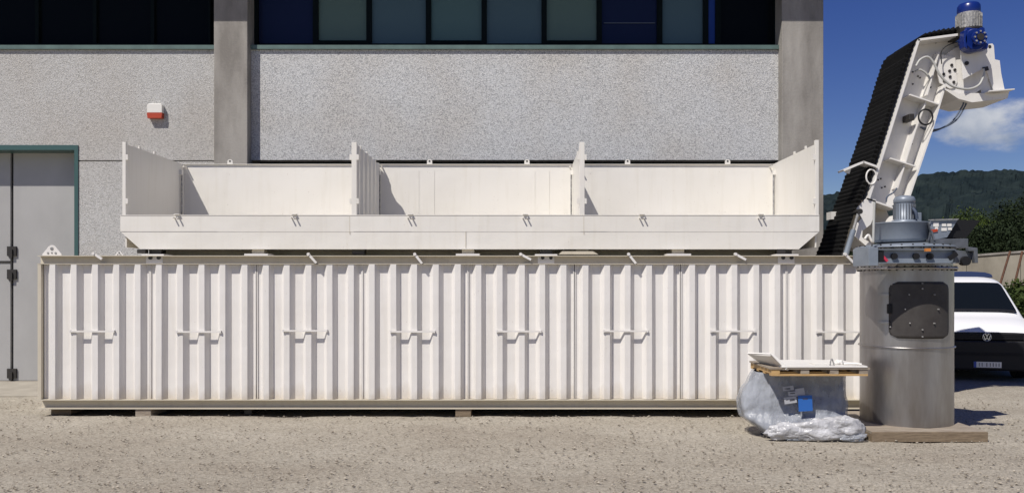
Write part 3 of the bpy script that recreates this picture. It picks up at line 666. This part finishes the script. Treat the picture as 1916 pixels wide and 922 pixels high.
# filter drum and motor on top
DX = (1686-VX)/F*10.3; DY = 10.3
MB().lathe([(.30,2.41),(.325,2.43),(.338,2.45),(.338,2.645),(.345,2.648),(.345,2.66),(.0001,2.675)], (DX,DY,0), 56).build('fan_drum', M['grey'], si)
mp_ = (1692-VX)/F*10.3
m3 = MB().lathe([(.15,2.66),(.15,2.69),(.122,2.70),(.122,2.91)], (mp_,DY,0), 32).build('motor', M['grey'], si)
MB().lathe([(.118,2.91),(.128,2.915),(.13,2.96),(.112,2.995),(.06,3.01),(.0001,3.012)], (mp_,DY,0), 32).build('fan_cowl', M['grey'], m3)
f_ = MB()
for k in range(24):
    a_ = 2*math.pi*k/24; f_.bar((mp_+.124*math.cos(a_),DY+.124*math.sin(a_),2.71),(mp_+.124*math.cos(a_),DY+.124*math.sin(a_),2.90), .006, .02, (math.cos(a_),math.sin(a_),0))
f_.build('cooling_fins', M['greyd'], m3)
MB().box(mp_+.13, mp_+.19, DY-.07, DY+.05, 2.67, 2.79).build('terminal_box', M['grey'], m3, bevel=.008)
MB().tube([(mp_+.04,DY-.14,2.84),(mp_+.07,DY-.16,2.78),(mp_+.09,DY-.15,2.70)], .02, 6).build('cable', M['cable'], m3)
# struts
MB().bar(P(1737,416,10.0), P(1748,450,9.9), .02, .03).bar(P(1744,416,10.05), P(1737,450,9.9), .012, .012).build('strut', M['greyd'], si)
MB().tube([P(1636,378,10.0), P(1634,452,10.0)], .016, 8, False).build('vent_pipe', M['conduit'], si)
# control rail across the front: C channel
cr_ = empty('control_box', P(1640,492,9.5), 'grey control box rail with dark switches mounted across the top front of the silo', 'control box')
def q(px, py, D=9.5): return P(px, py, D)
xa_, xb_ = q(1643,0).x, q(1788,0).x; za_, zb_ = q(0,492).z, q(0,466).z
MB().box(xa_, xb_, 9.5, 9.72, zb_-.008, zb_).box(xa_, xb_, 9.5, 9.72, za_, za_+.008).box(xa_, xb_, 9.56, 9.58, za_+.008, zb_-.008).build('channel', M['grey'], cr_)
MB().box(q(1625,0).x, xa_-.001, 9.49, 9.95, q(0,497).z, q(0,463).z).build('end_box', M['grey'], cr_, bevel=.006)
for px, r_ in ((1676,.036),(1717,.036),(1743,.038)): c = q(px,479); MB().lathe([(r_,-.04),(r_,0)], (c.x,9.559,c.z), 16, 'y').build('switch', M['black'], cr_)
MB().box(q(1646,0).x, q(1655,0).x, 9.515, 9.559, q(0,489).z, q(0,469).z).build('slot', M['black'], cr_)
c = q(1657,484); MB().bar((c.x-.02,9.53,c.z+.03),(c.x+.03,9.52,c.z-.03), .03, .02).build('red_lever', mat('magenta_plastic', (.45,.03,.06), .4), cr_)
c = q(1734,468); MB().box(c.x-.03,c.x+.03,9.46,9.5,c.z-.015,c.z+.02).build('orange_clip', mat('orange_plastic', (.55,.2,.04), .5), cr_)
# extension arm to the right
MB().pprism([(1788,467),(1812,470),(1822,474),(1822,486),(1800,492),(1788,492)], 9.52, 9.62, 9.5).build('arm', M['greyd'], cr_, bevel=.006)
MB().pprism([(1808,462),(1825,464),(1826,492),(1820,492),(1818,470),(1808,470)], 9.45, 9.52, 9.5).build('clamp', M['greyd'], cr_, bevel=.006)
c = q(1806,488); MB().lathe([(.055,-.03),(.055,.06)], (c.x,9.5,c.z), 16, 'y').build('roller', M['black'], cr_)
MB().bar(q(1776,484,9.49), q(1790,474,9.49), .05, .03).build('switch_handle', M['black'], cr_)
MB().box(q(1650,0).x, q(1780,0).x, 9.721, 9.85, za_+.02, zb_-.03).build('bracket', M['greyd'], cr_)
# open cabinet behind with lid
ob = empty('open_cabinet', P(1770,466,10.1), 'small open cabinet with tilted lid carrying white and red stickers beside the silo top', 'cabinet')
MB().pprism([(1742,447),(1812,446),(1812,464),(1742,464)], 9.9, 10.35, 9.9).build('body', M['greyd'], ob, bevel=.006)
MB().pprism([(1742,413),(1792,411),(1772,444),(1742,449)], 9.95, 9.98, 9.95).build('lid', M['grey'], ob)
lb = MB().pprism([(1792.5,411),(1834,412),(1808,445),(1772.5,444)], 10.0, 10.35, 10.0).build('lid_inside', M['black'], ob)
MB().bar(P(1738,411.5,9.93), P(1793,410,9.93), .012, .02).build('lid_edge', M['alu'], ob)
for a, b, w_, h_ in ((1751,420,10,8),(1766,421,8,5),(1776,421,8,5),(1766,429,10,6),(1777,428,7,5),(1752,427,6,5)):
    MB().pprism([(a-w_/2,b-h_/2),(a+w_/2,b-h_/2),(a+w_/2,b+h_/2),(a-w_/2,b+h_/2)], 9.943, 9.948, 9.95).build('sticker', M['siren'], ob)
MB().pprism([(1741,430),(1753,428),(1754,433),(1744,435)], 9.938, 9.942, 9.95).build('red_sticker', M['red'], ob)
# hatch curved on the barrel
def curved(px0, px1, py0, py1, off, rad, name, m_, par, n=26, mm=18, thick=.02):
    """rounded rectangle wrapped on the barrel; angles come from the barrel axis"""
    def ang(px):
        t_ = (px-VX)/F; A = 1+t_*t_; B = -2*(SX*t_+SY); Cc = SX*SX+SY*SY-SR*SR; D = (-B-math.sqrt(max(0,B*B-4*A*Cc)))/(2*A)
        return math.atan2(D-SY, t_*D-SX)
    a0, a1 = ang(px0), ang(px1); z1, z0 = z9(py0,9.84), z9(py1,9.84); v = []; W_ = (a1-a0)*SR; H_ = z1-z0
    for j in range(mm+1):
        for i in range(n+1):
            x = W_*i/n; z = H_*j/mm; dzm = min(z, H_-z); ins = 0
            if dzm < rad: ins = rad-math.sqrt(max(0, rad*rad-(rad-dzm)**2))
            x = ins+(W_-2*ins)*i/n; a = a0+x/SR; v.append((SX+(SR+off)*math.cos(a), SY+(SR+off)*math.sin(a), z0+z))
    m_b = MB().add(v, [(j*(n+1)+i, j*(n+1)+i+1, (j+1)*(n+1)+i+1, (j+1)*(n+1)+i) for j in range(mm) for i in range(n)], True)
    o = m_b.build(name, m_, par); s_ = o.modifiers.new('solid','SOLIDIFY'); s_.thickness = thick; s_.offset = -1
    return o, ang
M['hatch'] = mat('shaded_hatch_rubber', (.05,.045,.041), .6, 0, var=(.032,.027,.024), scale=5)  # dark hatch, deepened further for the shade under the control rail
ht, ang = curved(1664, 1772, 527, 633, .022, .10, 'hatch', M['hatch'], si)
for px, py in ((1724,530),(1724,540),(1701,551),(1745,551),(1694,578),(1752,578),(1702,604),(1745,604),(1724,616),(1724,629),(1670,532),(1668,612)):
    a = ang(px); z = z9(py,9.84); MB().bar((SX+(SR+.02)*math.cos(a),SY+(SR+.02)*math.sin(a),z),(SX+(SR+.045)*math.cos(a),SY+(SR+.045)*math.sin(a),z), .014, .014, (0,0,1)).build('hatch_bolt', M['alu'], ht)
for py in (552, 604):
    a = ang(1654); z = z9(py,9.84); c = Vector((SX+(SR+.012)*math.cos(a), SY+(SR+.012)*math.sin(a), z)); tg = Vector((-math.sin(a), math.cos(a), 0))
    MB().bar(c-tg*.06, c+tg*.08, .05, .03, (0,0,1)).build('hatch_hinge', M['steel'], ht)
a = ang(1666); c = Vector((SX+(SR+.03)*math.cos(a), SY+(SR+.03)*math.sin(a), z9(578,9.84)))
MB().box(c.x-.03,c.x+.03,c.y-.02,c.y+.02,c.z-.06,c.z+.06).build('hatch_latch', M['black'], ht, bevel=.01)

# ------------------------------------------------------------ bag with machine parts, pallet on top
def bagpt(a, s_):
    """a angle, s_ 0 bottom .. 1 top"""
    cx, cy = 3.50+.0*s_, 10.16-.16*max(0,.35-s_)/.35
    rx = (.60 if math.cos(a) > 0 else .62)*(1-.10*s_); ry = .30+.08*max(0,.35-s_)/.35
    if math.cos(a) < 0: rx += .14*math.sin(math.pi*min(1,(s_*.95+.03)))**1.5
    if math.cos(a) < 0: rx -= .14*max(0,.25-s_)/.25*1.2
    if math.cos(a) > 0: rx += .10*max(0,.3-s_)/.3
    e_ = .55; c_, s2 = math.cos(a), math.sin(a)
    x = cx+rx*math.copysign(abs(c_)**e_, c_); y = cy+ry*math.copysign(abs(s2)**e_, s2)
    n_ = noise.noise(Vector((x*3,y*3,s_*2.2)))*.05+abs(noise.noise(Vector((x*8,y*8,s_*5))))*.035
    return Vector((x+c_*n_, y+s2*n_, .01+.775*s_))
bg_ = MB(); v = []; na, ns = 96, 34
for j in range(ns+1):
    for i in range(na): v.append(bagpt(2*math.pi*i/na, j/ns))
bg_.add(v, [(j*na+i, j*na+(i+1)%na, (j+1)*na+(i+1)%na, (j+1)*na+i) for j in range(ns) for i in range(na)], True)
bg_.add([v[i] for i in range(na)], [tuple(range(na-1,-1,-1))])
ba = empty('plastic_bag', (3.5, 10.02, 0), 'bulging clear plastic bag with white and blue labels standing on the gravel beside the silo', 'bag')
bg_.build('film', M['film'], ba); filmv = list(v)
M['shade_core'] = mat('shade_core_grey', (.17,.18,.205), .45, var=(.11,.115,.13), scale=5, stretch=(1,1,.5))
# crumpled film on the front bottom
def lump(cx, cy, cz, rx, ry, rz, seed, name, m_, par, amp=.3):
    v = []; nu, nv = 72, 36
    for j in range(nv+1):
        for i in range(nu):
            th = math.pi*j/nv; ph = 2*math.pi*i/nu; d = Vector((math.sin(th)*math.cos(ph), math.sin(th)*math.sin(ph), math.cos(th)))
            wq = d*3.2+Vector((seed,0,0)); wq += noise.noise_vector(d*1.7)*1.1; k = 1+amp*noise.noise(d*1.8+Vector((seed,0,0)))+amp*.55*(1-abs(noise.noise(wq))*2.2)*.6
            v.append((cx+d.x*rx*k, cy+d.y*ry*k, max(.003, cz+d.z*rz*k)))
    MB().add(v, [(j*nu+i, j*nu+(i+1)%nu, (j+1)*nu+(i+1)%nu, (j+1)*nu+i) for j in range(nv) for i in range(nu)], True).build(name, m_, par)
lump(3.62, 9.66, .12, .44, .10, .13, 3, 'crumpled_hem', M['crump'], ba, .32)
lump(3.88, 9.64, .15, .20, .09, .13, 7, 'crumpled_hem', M['crump'], ba, .32)
lump(3.25, 9.68, .10, .28, .08, .10, 9, 'crumpled_hem', M['crump'], ba, .32)
lump(3.97, 9.60, .05, .14, .06, .05, 19, 'crumpled_hem', M['film'], ba, .5)
def lab(px, py, w_, h_, rot, m_, name, D=9.75, ink=None):
    c = P(px, py, D); ca, sa = math.cos(R(rot)), math.sin(R(rot))
    def pt(a, b): return (c.x+a*ca-b*sa, c.z+a*sa+b*ca)
    o = MB().prism([pt(-w_/2,-h_/2),pt(w_/2,-h_/2),pt(w_/2,h_/2),pt(-w_/2,h_/2)], D, D+.004).build(name, M[m_], ba)
    if ink:
        k = MB()
        for a, b, ww, hh in ink: k.prism([pt(a-ww/2,b-hh/2),pt(a+ww/2,b-hh/2),pt(a+ww/2,b+hh/2),pt(a-ww/2,b+hh/2)], D-.003, D-.0005)
        k.build('print', M['ink'], o)
M['labelw'] = mat('paper_under_film', (.40,.41,.43), .6)
lab(1475,726,.13,.05,8,'labelw','document_label', ink=[(-.01,0,.07,.008),(0,-.012,.05,.006)])
lab(1497,733,.11,.09,10,'labelw','document_label', D=9.755)
lab(1483,736,.10,.05,5,'labelw','document_label', D=9.745, ink=[(0,.005,.06,.01)])
lab(1479,748,.15,.08,8,'labelw','document_label', D=9.747, ink=[(.02,0,.06,.02),(-.04,.01,.03,.006)])
lab(1507,754,.17,.19,3,'labelb','blue_label', D=9.74, ink=[(0,.055,.06,.012)])
M['darkgrey'] = mat('dark_grey_paint', (.07,.075,.085), .5)
lv = [Vector((3.5+(p[0]-3.5)*.955, 10.1+(p[1]-10.1)*.90, p[2]*.99+.004)) for p in filmv]
MB().add(lv, [(j*na+i, j*na+(i+1)%na, (j+1)*na+(i+1)%na, (j+1)*na+i) for j in range(ns) for i in range(na)], True).build('shade_core', M['shade_core'], ba)  # added opaque core, its grey stands for the bag's shaded inside
tp = empty('small_pallet', (3.55, 10.0, .77), 'small pine pallet lying on top of the plastic bag', 'pallet')
rz = -.02
zp = .785
for k in range(4):
    y = 9.56+k*.26
    MB().box(2.98+k*0.0, 4.13, y, y+.09, zp, zp+.022).build('bottom_board', M['pine'], tp)
for k, x in enumerate((2.98, 3.33, 3.68, 4.03)):
    MB().box(x, x+.10, 9.562, 10.43, zp+.0225, zp+.078).build('bearer', M['timberw'] if k else M['pine'], tp)
for k in range(6): MB().box(2.96, 4.15, 9.552+k*.15, 9.552+k*.15+.12, zp+.0785, zp+.098).build('top_board', M['timberw'], tp)
# brighter slanted end blocks seen between boards
sh = empty('sheet_metal_panel', (3.6, 9.95, zp+.1), 'flat white sheet metal panel with small fittings lying on the small pallet', 'panel')
MB().box(3.10, 4.12, 9.545, 10.35, zp+.0985, zp+.118).build('sheet', M['conv'], sh, bevel=.004)
lump(3.86, 9.75, zp+.14, .05, .05, .035, 2, 'fitting', M['siren'], sh, .3)
MB().box(3.55,3.80,9.7,9.9,zp+.1185,zp+.135).build('fitting_plate', M['siren'], sh, bevel=.004)
MB().tube([(3.70,9.62,zp+.12),(3.72,9.62,zp+.20),(3.75,9.62,zp+.12)], .008, 6).build('wire_loop', M['alu'], sh)
MB().tube([(3.9,9.7,zp+.13),(4.0,9.65,zp+.14),(4.08,9.62,zp+.13)], .014, 6).build('hose', M['siren'], sh)
tl = empty('tilted_cover', (3.0, 9.9, zp+.1), 'white folded metal cover leaning up at the left end of the small pallet', 'cover')
a, b, c, d = P(1400,662,10.2), P(1436,664,9.75), P(1478,694,9.58), P(1440,690,10.2)
def quadbox(pts, t_, name, m_, par):
    pts = [Vector(p) for p in pts]; n_ = (pts[1]-pts[0]).cross(pts[2]-pts[0]).normalized()*t_
    MB().add(pts+[p+n_ for p in pts], [(0,1,2,3),(7,6,5,4),(0,4,5,1),(1,5,6,2),(2,6,7,3),(3,7,4,0)]).build(name, m_, par)
quadbox([P(1400,663,10.15), P(1441,664,9.62), P(1474,693,9.56), P(1436,689,10.12)], .03, 'sheet', M['conv'], tl)
quadbox([P(1400,663,10.15), P(1398,661,10.15), P(1441,662,9.60), P(1441,666,9.60)], .02, 'rim', M['conv'], tl)
quadbox([P(1441,661,9.60), P(1447,662,9.60), P(1475,687,9.55), P(1470,691,9.55)], .015, 'rim', M['conv'], tl)

# ------------------------------------------------------------ van
vn = empty('parked_van', (8.98, 15.5, 0), 'white van with black front bumper parked behind the steel silo', 'van', local=True, rz=R(-15))
M['van'] = mat('white_car_paint', (.80,.80,.80), .25); M['vblk'] = mat('black_bumper_plastic', (.010,.010,.012), .55, spec=.3)
M['navy'] = mat('navy_blue', (.02,.035,.10), .3); M['chrome'] = mat('chrome', (.6,.62,.66), .2, .9); M['wind'] = mat('windscreen_glass', (.006,.008,.010), .05, spec=.22)
prof_ = [(0.0,.95,.93),(.05,1.0,.94),(.25,1.10,.95),(.60,1.20,.95),(.95,1.27,.95),(1.08,1.36,.95),(1.35,1.57,.95),(1.70,1.84,.95),(1.85,1.93,.95),(2.1,2.01,.95),(2.6,2.08,.95),(3.4,2.11,.95),(4.6,2.10,.95),(5.0,2.05,.94)]
rows = []; K = 15
for (y, tz, hw) in prof_:
    pts_ = []
    for k in range(K):
        t_ = k/(K-1)                                  # 0 sill .. 1 roof centre
        if t_ < .55:
            z = .30+(tz-.10-.30)*(t_/.55); x = hw
        else:
            q_ = (t_-.55)/.45; z = tz-.10+.10*math.sin(q_*math.pi/2); x = None
        def wid(zz): return hw-(max(0,zz-1.1)/.95)*.17
        if x is not None: x = wid(z)
        else:
            we = wid(tz-.10); x = we*(1-q_)**.35 if q_ < 1 else 0; 
            z = tz-.10+.10*(1-(1-q_)**.9) if q_ < 1 else tz
            x = we*math.cos(q_*math.pi/2)**.45 if q_ < 1 else 0; z = tz-.10+.10*math.sin(q_*math.pi/2)
        pts_.append((x, y+(.16*(x/hw)**4 if y < .3 else 0), z))
    full = [( p[0],p[1],p[2]) for p in pts_]+[(-p[0],p[1],p[2]) for p in pts_[-2::-1]]
    rows.append(full)
nf = len(rows[0]); v = [p for r_ in rows for p in r_]
bm_ = MB().add(v, [(j*nf+i, (j+1)*nf+i, (j+1)*nf+i+1, j*nf+i+1) for j in range(len(rows)-1) for i in range(nf-1)], True)
bm_.add(rows[0], [tuple(range(nf))]); bm_.add(rows[-1], [tuple(range(nf-1,-1,-1))])
body = bm_.build('body', M['van'], vn)
# windscreen: follows the slope slightly proud
def slope(y):
    for (a,b,_),(c,d,_2) in zip(prof_,prof_[1:]):
        if a <= y <= c: return b+(d-b)*(y-a)/(c-a)
def wsheet(y0, y1, w0, w1, off, name, m_, par, rr=.05, n=16, dip=.0):
    v = []
    for j in range(13):
        y = y0+(y1-y0)*j/12; hw = w0+(w1-w0)*j/12; ed = min(j,12-j)/12*(y1-y0)
        if ed < rr: hw -= (rr-ed)*.6
        for i in range(n+1):
            x = hw*(2*i/n-1); xe = x/.95
            zz = slope(y)-.10+.10*math.sqrt(max(0,1-abs(xe)**4.4))
            v.append((x, y-off*.7, zz+off*.75))
    o = MB().add(v, [(j*(n+1)+i, j*(n+1)+i+1, (j+1)*(n+1)+i+1, (j+1)*(n+1)+i) for j in range(12) for i in range(n)], True).build(name, m_, par)
    return o
wsheet(1.02, 1.80, .845, .735, .02, 'windscreen', M['wind'], vn)
wsheet(1.00, 1.06, .83, .82, .035, 'wiper_cowl', M['vblk'], vn, rr=0)
MB().prism([(-.76,2.02),(.76,2.02),(.73,2.09),(.60,2.135),(.3,2.155),(-.3,2.155),(-.60,2.135),(-.73,2.09)], 2.3, 4.8).build('navy_roof_slab', M['navy'], vn, bevel=.02)  # raised navy-blue slab along the roof top
# dashboard reflection free: inner pillar visible as lighter strip
# grille and bumper
MB().prism([(-.9,.93),(.9,.93),(.93,.80),(-.93,.80)], -.03, .10).build('grille', M['vblk'], vn, bevel=.01)
g2 = MB()
for z in (.835,.875,.91): g2.box(-.62,.62,-.045,-.031,z-.008,z+.008)
g2.build('grille_bar', M['vblk'], vn)
MB().prism([(-.97,.79),(.97,.79),(.99,.60),(.97,.36),(.85,.22),(-.85,.22),(-.97,.36),(-.99,.60)], -.08, .35).build('bumper', M['vblk'], vn, bevel=.03)
MB().box(-.6,.6,-.085,-.07,.50,.56).build('air_intake', M['hole'], vn)
for sx in (-1,1):
    hl = MB().prism([(sx*.66,.93),(sx*.92,.96),(sx*.95,.86),(sx*.90,.79),(sx*.68,.80)], -.045, .2).build('headlight', mat('headlight_glass', (.25,.27,.3), .1, .3), vn, bevel=.02)
    MB().lathe([(.055,-.05),(.02,-.046)], (sx*.79,0,.87), 18, 'y').build('bulb', M['chrome'], hl)
    mrr = MB().prism([(sx*.97,1.16),(sx*1.14,1.17),(sx*1.17,1.30),(sx*1.15,1.42),(sx*1.0,1.41)], .95, 1.08).build('wing_mirror', M['vblk'], vn, bevel=.03)
    for y in (.85, 3.9):
        wl = MB().lathe([(.32,-.11),(.335,-.09),(.335,.09),(.32,.11)], (sx*.82,y,.335), 36, 'x').build('wheel', M['vblk'], vn)
        MB().lathe([(.20,0),(.17,sx*.012)], (sx*.935,y,.335), 28, 'x').build('rim', M['alu'], wl)
    MB().box(sx*.94 if sx>0 else -.965, .965 if sx>0 else -.94, .95, 4.6, .32, .40).build('sill_trim', M['vblk'], vn)
MB().box(-.85,.85,.1,4.9,.20,.32).build('underbody', M['vblk'], vn)
# emblem: ring with a V over a W
em = MB().lathe([(.082,-.006),(.082,.0)], (0,-.046,.86), 36, 'y').build('badge', M['vblk'], vn)
e2 = MB().tube([(.075*math.cos(k*math.pi/16),-.056,.86+.075*math.sin(k*math.pi/16)) for k in range(32)], .007, 6, False, True)
def stroke(pts_):
    for p_, q_ in zip(pts_, pts_[1:]): e2.bar((p_[0],-.056,.86+p_[1]), (q_[0],-.056,.86+q_[1]), .014, .008)
stroke([(-.028,.066),(0,.006),(.028,.066)]); stroke([(-.062,.036),(-.030,-.058),(0,-.006),(.030,-.058),(.062,.036)])
e2.build('badge_lettering', M['chrome'], em)
npl = MB().box(-.24,.24,-.100,-.085,.275,.385).build('number_plate', M['siren'], vn)
MB().box(-.24,-.195,-.104,-.1005,.275,.385).build('plate_band', mat('plate_blue', (.01,.05,.35), .4), npl)
# plate characters: only strokes can be made out in the photograph
for x, w_ in ((-.150,.010),(-.10,.010),(-.02,.012),(.04,.010),(.09,.012),(.14,.010),(.19,.012)): MB().box(x,x+w_,-.1035,-.1005,.295,.365).build('plate_characters', M['ink'], npl)

# ------------------------------------------------------------ retaining wall, poles, plants
rw = empty('retaining_wall', (20, 30, 0), 'long pale concrete retaining wall behind the van', 'wall')
A = P(1560, 500, 33); B = P(2150, 455, 24)
d_ = (B-A); d_.z = 0; nrm = Vector((d_.y,-d_.x,0)).normalized()*-.25
def wallseg(t0, t1):
    p, q_ = A.lerp(B,t0), A.lerp(B,t1); zt0, zt1 = p.z, q_.z
    v = [(p.x,p.y,-.1),(q_.x,q_.y,-.1),(q_.x,q_.y,zt1),(p.x,p.y,zt0)]; v += [(x+nrm.x,y+nrm.y,z) for x,y,z in v]
    return MB().add(v, [(0,1,2,3),(7,6,5,4),(0,4,5,1),(1,5,6,2),(2,6,7,3),(3,7,4,0)])
for k in range(6): wallseg(k/6+.001, (k+1)/6-.001).build('wall_panel', M['retain'], rw)
cp_ = MB()
for k in range(6):
    p, q_ = A.lerp(B,k/6), A.lerp(B,(k+1)/6)
    cp_.bar(p+nrm*.5+Vector((0,0,.04)), q_+nrm*.5+Vector((0,0,.04)), .34, .07, (0,0,1))
cp_.build('coping', M['conc'], rw)
def ground_pole(pa, pb, D, lb):
    a, b = P(*pa, D), P(*pb, D); k = b.z/(a.z-b.z); base_ = b-(a-b)*k
    e_ = empty('metal_stake', (base_.x, base_.y, 0), lb, 'stake', 'stakes leaning against the retaining wall')
    MB().tube([base_, a], .035, 8, False).build('rod', M['rust'], e_)
ground_pole((1890,470),(1877,513),25.0,'rusty brown stake leaning against the pale wall, nearer the van')
ground_pole((1913,470),(1900,525),24.6,'rusty brown stake leaning against the pale wall at the right edge of the picture')

def leaves(cs, n, sz, seed, name, m_, par):
    """cs: list of clumps (centre, radii); leaf quads gathered in tufts through the volume"""
    rs = np.random.RandomState(seed); V = []; Fc = []
    wts = np.array([c[1][0]*c[1][1]*c[1][2] for c in cs]); wts = wts/wts.sum()
    idx = rs.choice(len(cs), n, p=wts)
    for i in range(n):
        c, r_ = cs[idx[i]]; d = rs.normal(size=3); d /= np.linalg.norm(d); k = rs.uniform(.55,1.05)**.6
        jit = .75+.5*noise.noise(Vector((d[0]*2.3+idx[i], d[1]*2.3, d[2]*2.3+seed)))
        p = np.array([c[0]+d[0]*r_[0]*k*jit*1.15, c[1]+d[1]*r_[1]*k*jit*1.15, max(.05, c[2]+d[2]*r_[2]*k*jit*1.15)])
        for _ in range(2):
            o = p+rs.normal(size=3)*sz*1.2; a = rs.normal(size=3); a /= np.linalg.norm(a); b = np.cross(a, rs.normal(size=3)); b /= np.linalg.norm(b)+1e-9
            s_ = sz*rs.uniform(.5,1.2); q0 = len(V)
            V += [tuple(o-a*s_), tuple(o+b*s_*.5), tuple(o+a*s_), tuple(o-b*s_*.5)]; Fc.append((q0,q0+1,q0+2,q0+3))
    return MB().add(V, Fc, False).build(name, m_, par)
def tree(px, top, D, wd, lb, m_, seed, name='broadleaf_tree', base=0., n=5200):
    rs = random.Random(seed); X = (px-VX)*D/F; H = EYE-(top-VY)*D/F
    e_ = empty(name, (X, D, base), lb, 'tree', 'trees beyond the retaining wall')
    tk = MB().tube([(X,D,base),(X+.1,D,H*.3),(X-.1,D+.1,H*.55),(X+.1,D,H*.8)], .16, 8)
    for k in range(6):
        a = rs.uniform(0,6.28); z = H*rs.uniform(.3,.6); tk.tube([(X,D,z),(X+math.cos(a)*wd*.25,D+math.sin(a)*wd*.25,z+H*.12),(X+math.cos(a)*wd*.42,D+math.sin(a)*wd*.42,z+H*.22)], .06, 6)
    tk.build('trunk', M['bark'], e_)
    cs = [((X,D,H*.55),(wd*.36,wd*.36,H*.34))]
    for k in range(11):
        a = rs.uniform(0,6.28); rr_ = rs.uniform(.15,.42)*wd; z = H*rs.uniform(.28,.86); q_ = rs.uniform(.14,.24)
        cs.append(((X+math.cos(a)*rr_, D+math.sin(a)*rr_, z), (wd*q_, wd*q_, wd*q_*.8)))
    leaves(cs, int(n*2.2), .085, seed, 'crown', m_, e_)
tree(1772, 400, 52, 5.0, 'bright green treetop just right of the grey silo motor', M['leafy'], 1)
tree(1722, 402, 50, 5.0, 'small green tree hidden partly by the silo motor', M['leaf'], 2)
tree(1815, 392, 50, 7.0, 'round bright green tree above the black tilted lid', M['leafy'], 3, n=8000)
tree(1868, 384, 47, 6.5, 'tall bright green tree right of the middle over the wall', M['leaf'], 4, n=8000)
tree(1930, 378, 40, 7.5, 'large dark green tree at the right edge of the picture', M['leafd'], 5, n=10000)
tree(1845, 418, 38, 5.5, 'low dark tree just behind the wall and van', M['leafd'], 6, n=7000)
tree(1790, 420, 40, 5.5, 'low dark tree behind the open cabinet', M['leafd'], 7, n=7000)
tree(1890, 412, 36, 5.0, 'dark tree close behind the retaining wall by the stakes', M['leafd'], 10, n=7000)
tree(1552, 415, 55, 6.0, 'dark green tree between the building corner and the black belt', M['leafd'], 8)
tree(1640, 420, 55, 7.0, 'dark green tree behind the foot of the conveyor', M['leafd'], 9)
def bush(px, top, D, wd, lb, m_, seed, n=4000):
    X = (px-VX)*D/F; H = EYE-(top-VY)*D/F; rs = random.Random(seed)
    e_ = empty('leafy_bush', (X,D,0), lb, 'bush', 'bushes against the retaining wall')
    MB().tube([(X,D,0),(X+.05,D,H*.5)], .05, 6, False).tube([(X,D,0),(X-.3,D,H*.4)], .04, 6, False).build('stem', M['bark'], e_)
    cs = [((X+rs.uniform(-.5,.5)*wd, D+rs.uniform(-.4,.4), H*rs.uniform(.2,.75)), (wd*.28,.5,H*.22)) for _ in range(9)]
    leaves(cs, n, .07, seed, 'foliage', m_, e_)
bush(1893, 519, 21.5, 1.6, 'green bush behind the van roof at the foot of the wall', M['leaf'], 21, 5000)
bush(1925, 512, 20.5, 1.8, 'green bush at the right edge of the picture beside the van', M['leaf'], 22, 6000)
bush(1868, 527, 23.5, 1.5, 'low green bush nearest the van roof', M['leafy'], 23, 3000)
bush(1950, 540, 18.6, 1.6, 'green bush just right of the van wing mirror', M['leaf'], 24, 4000)
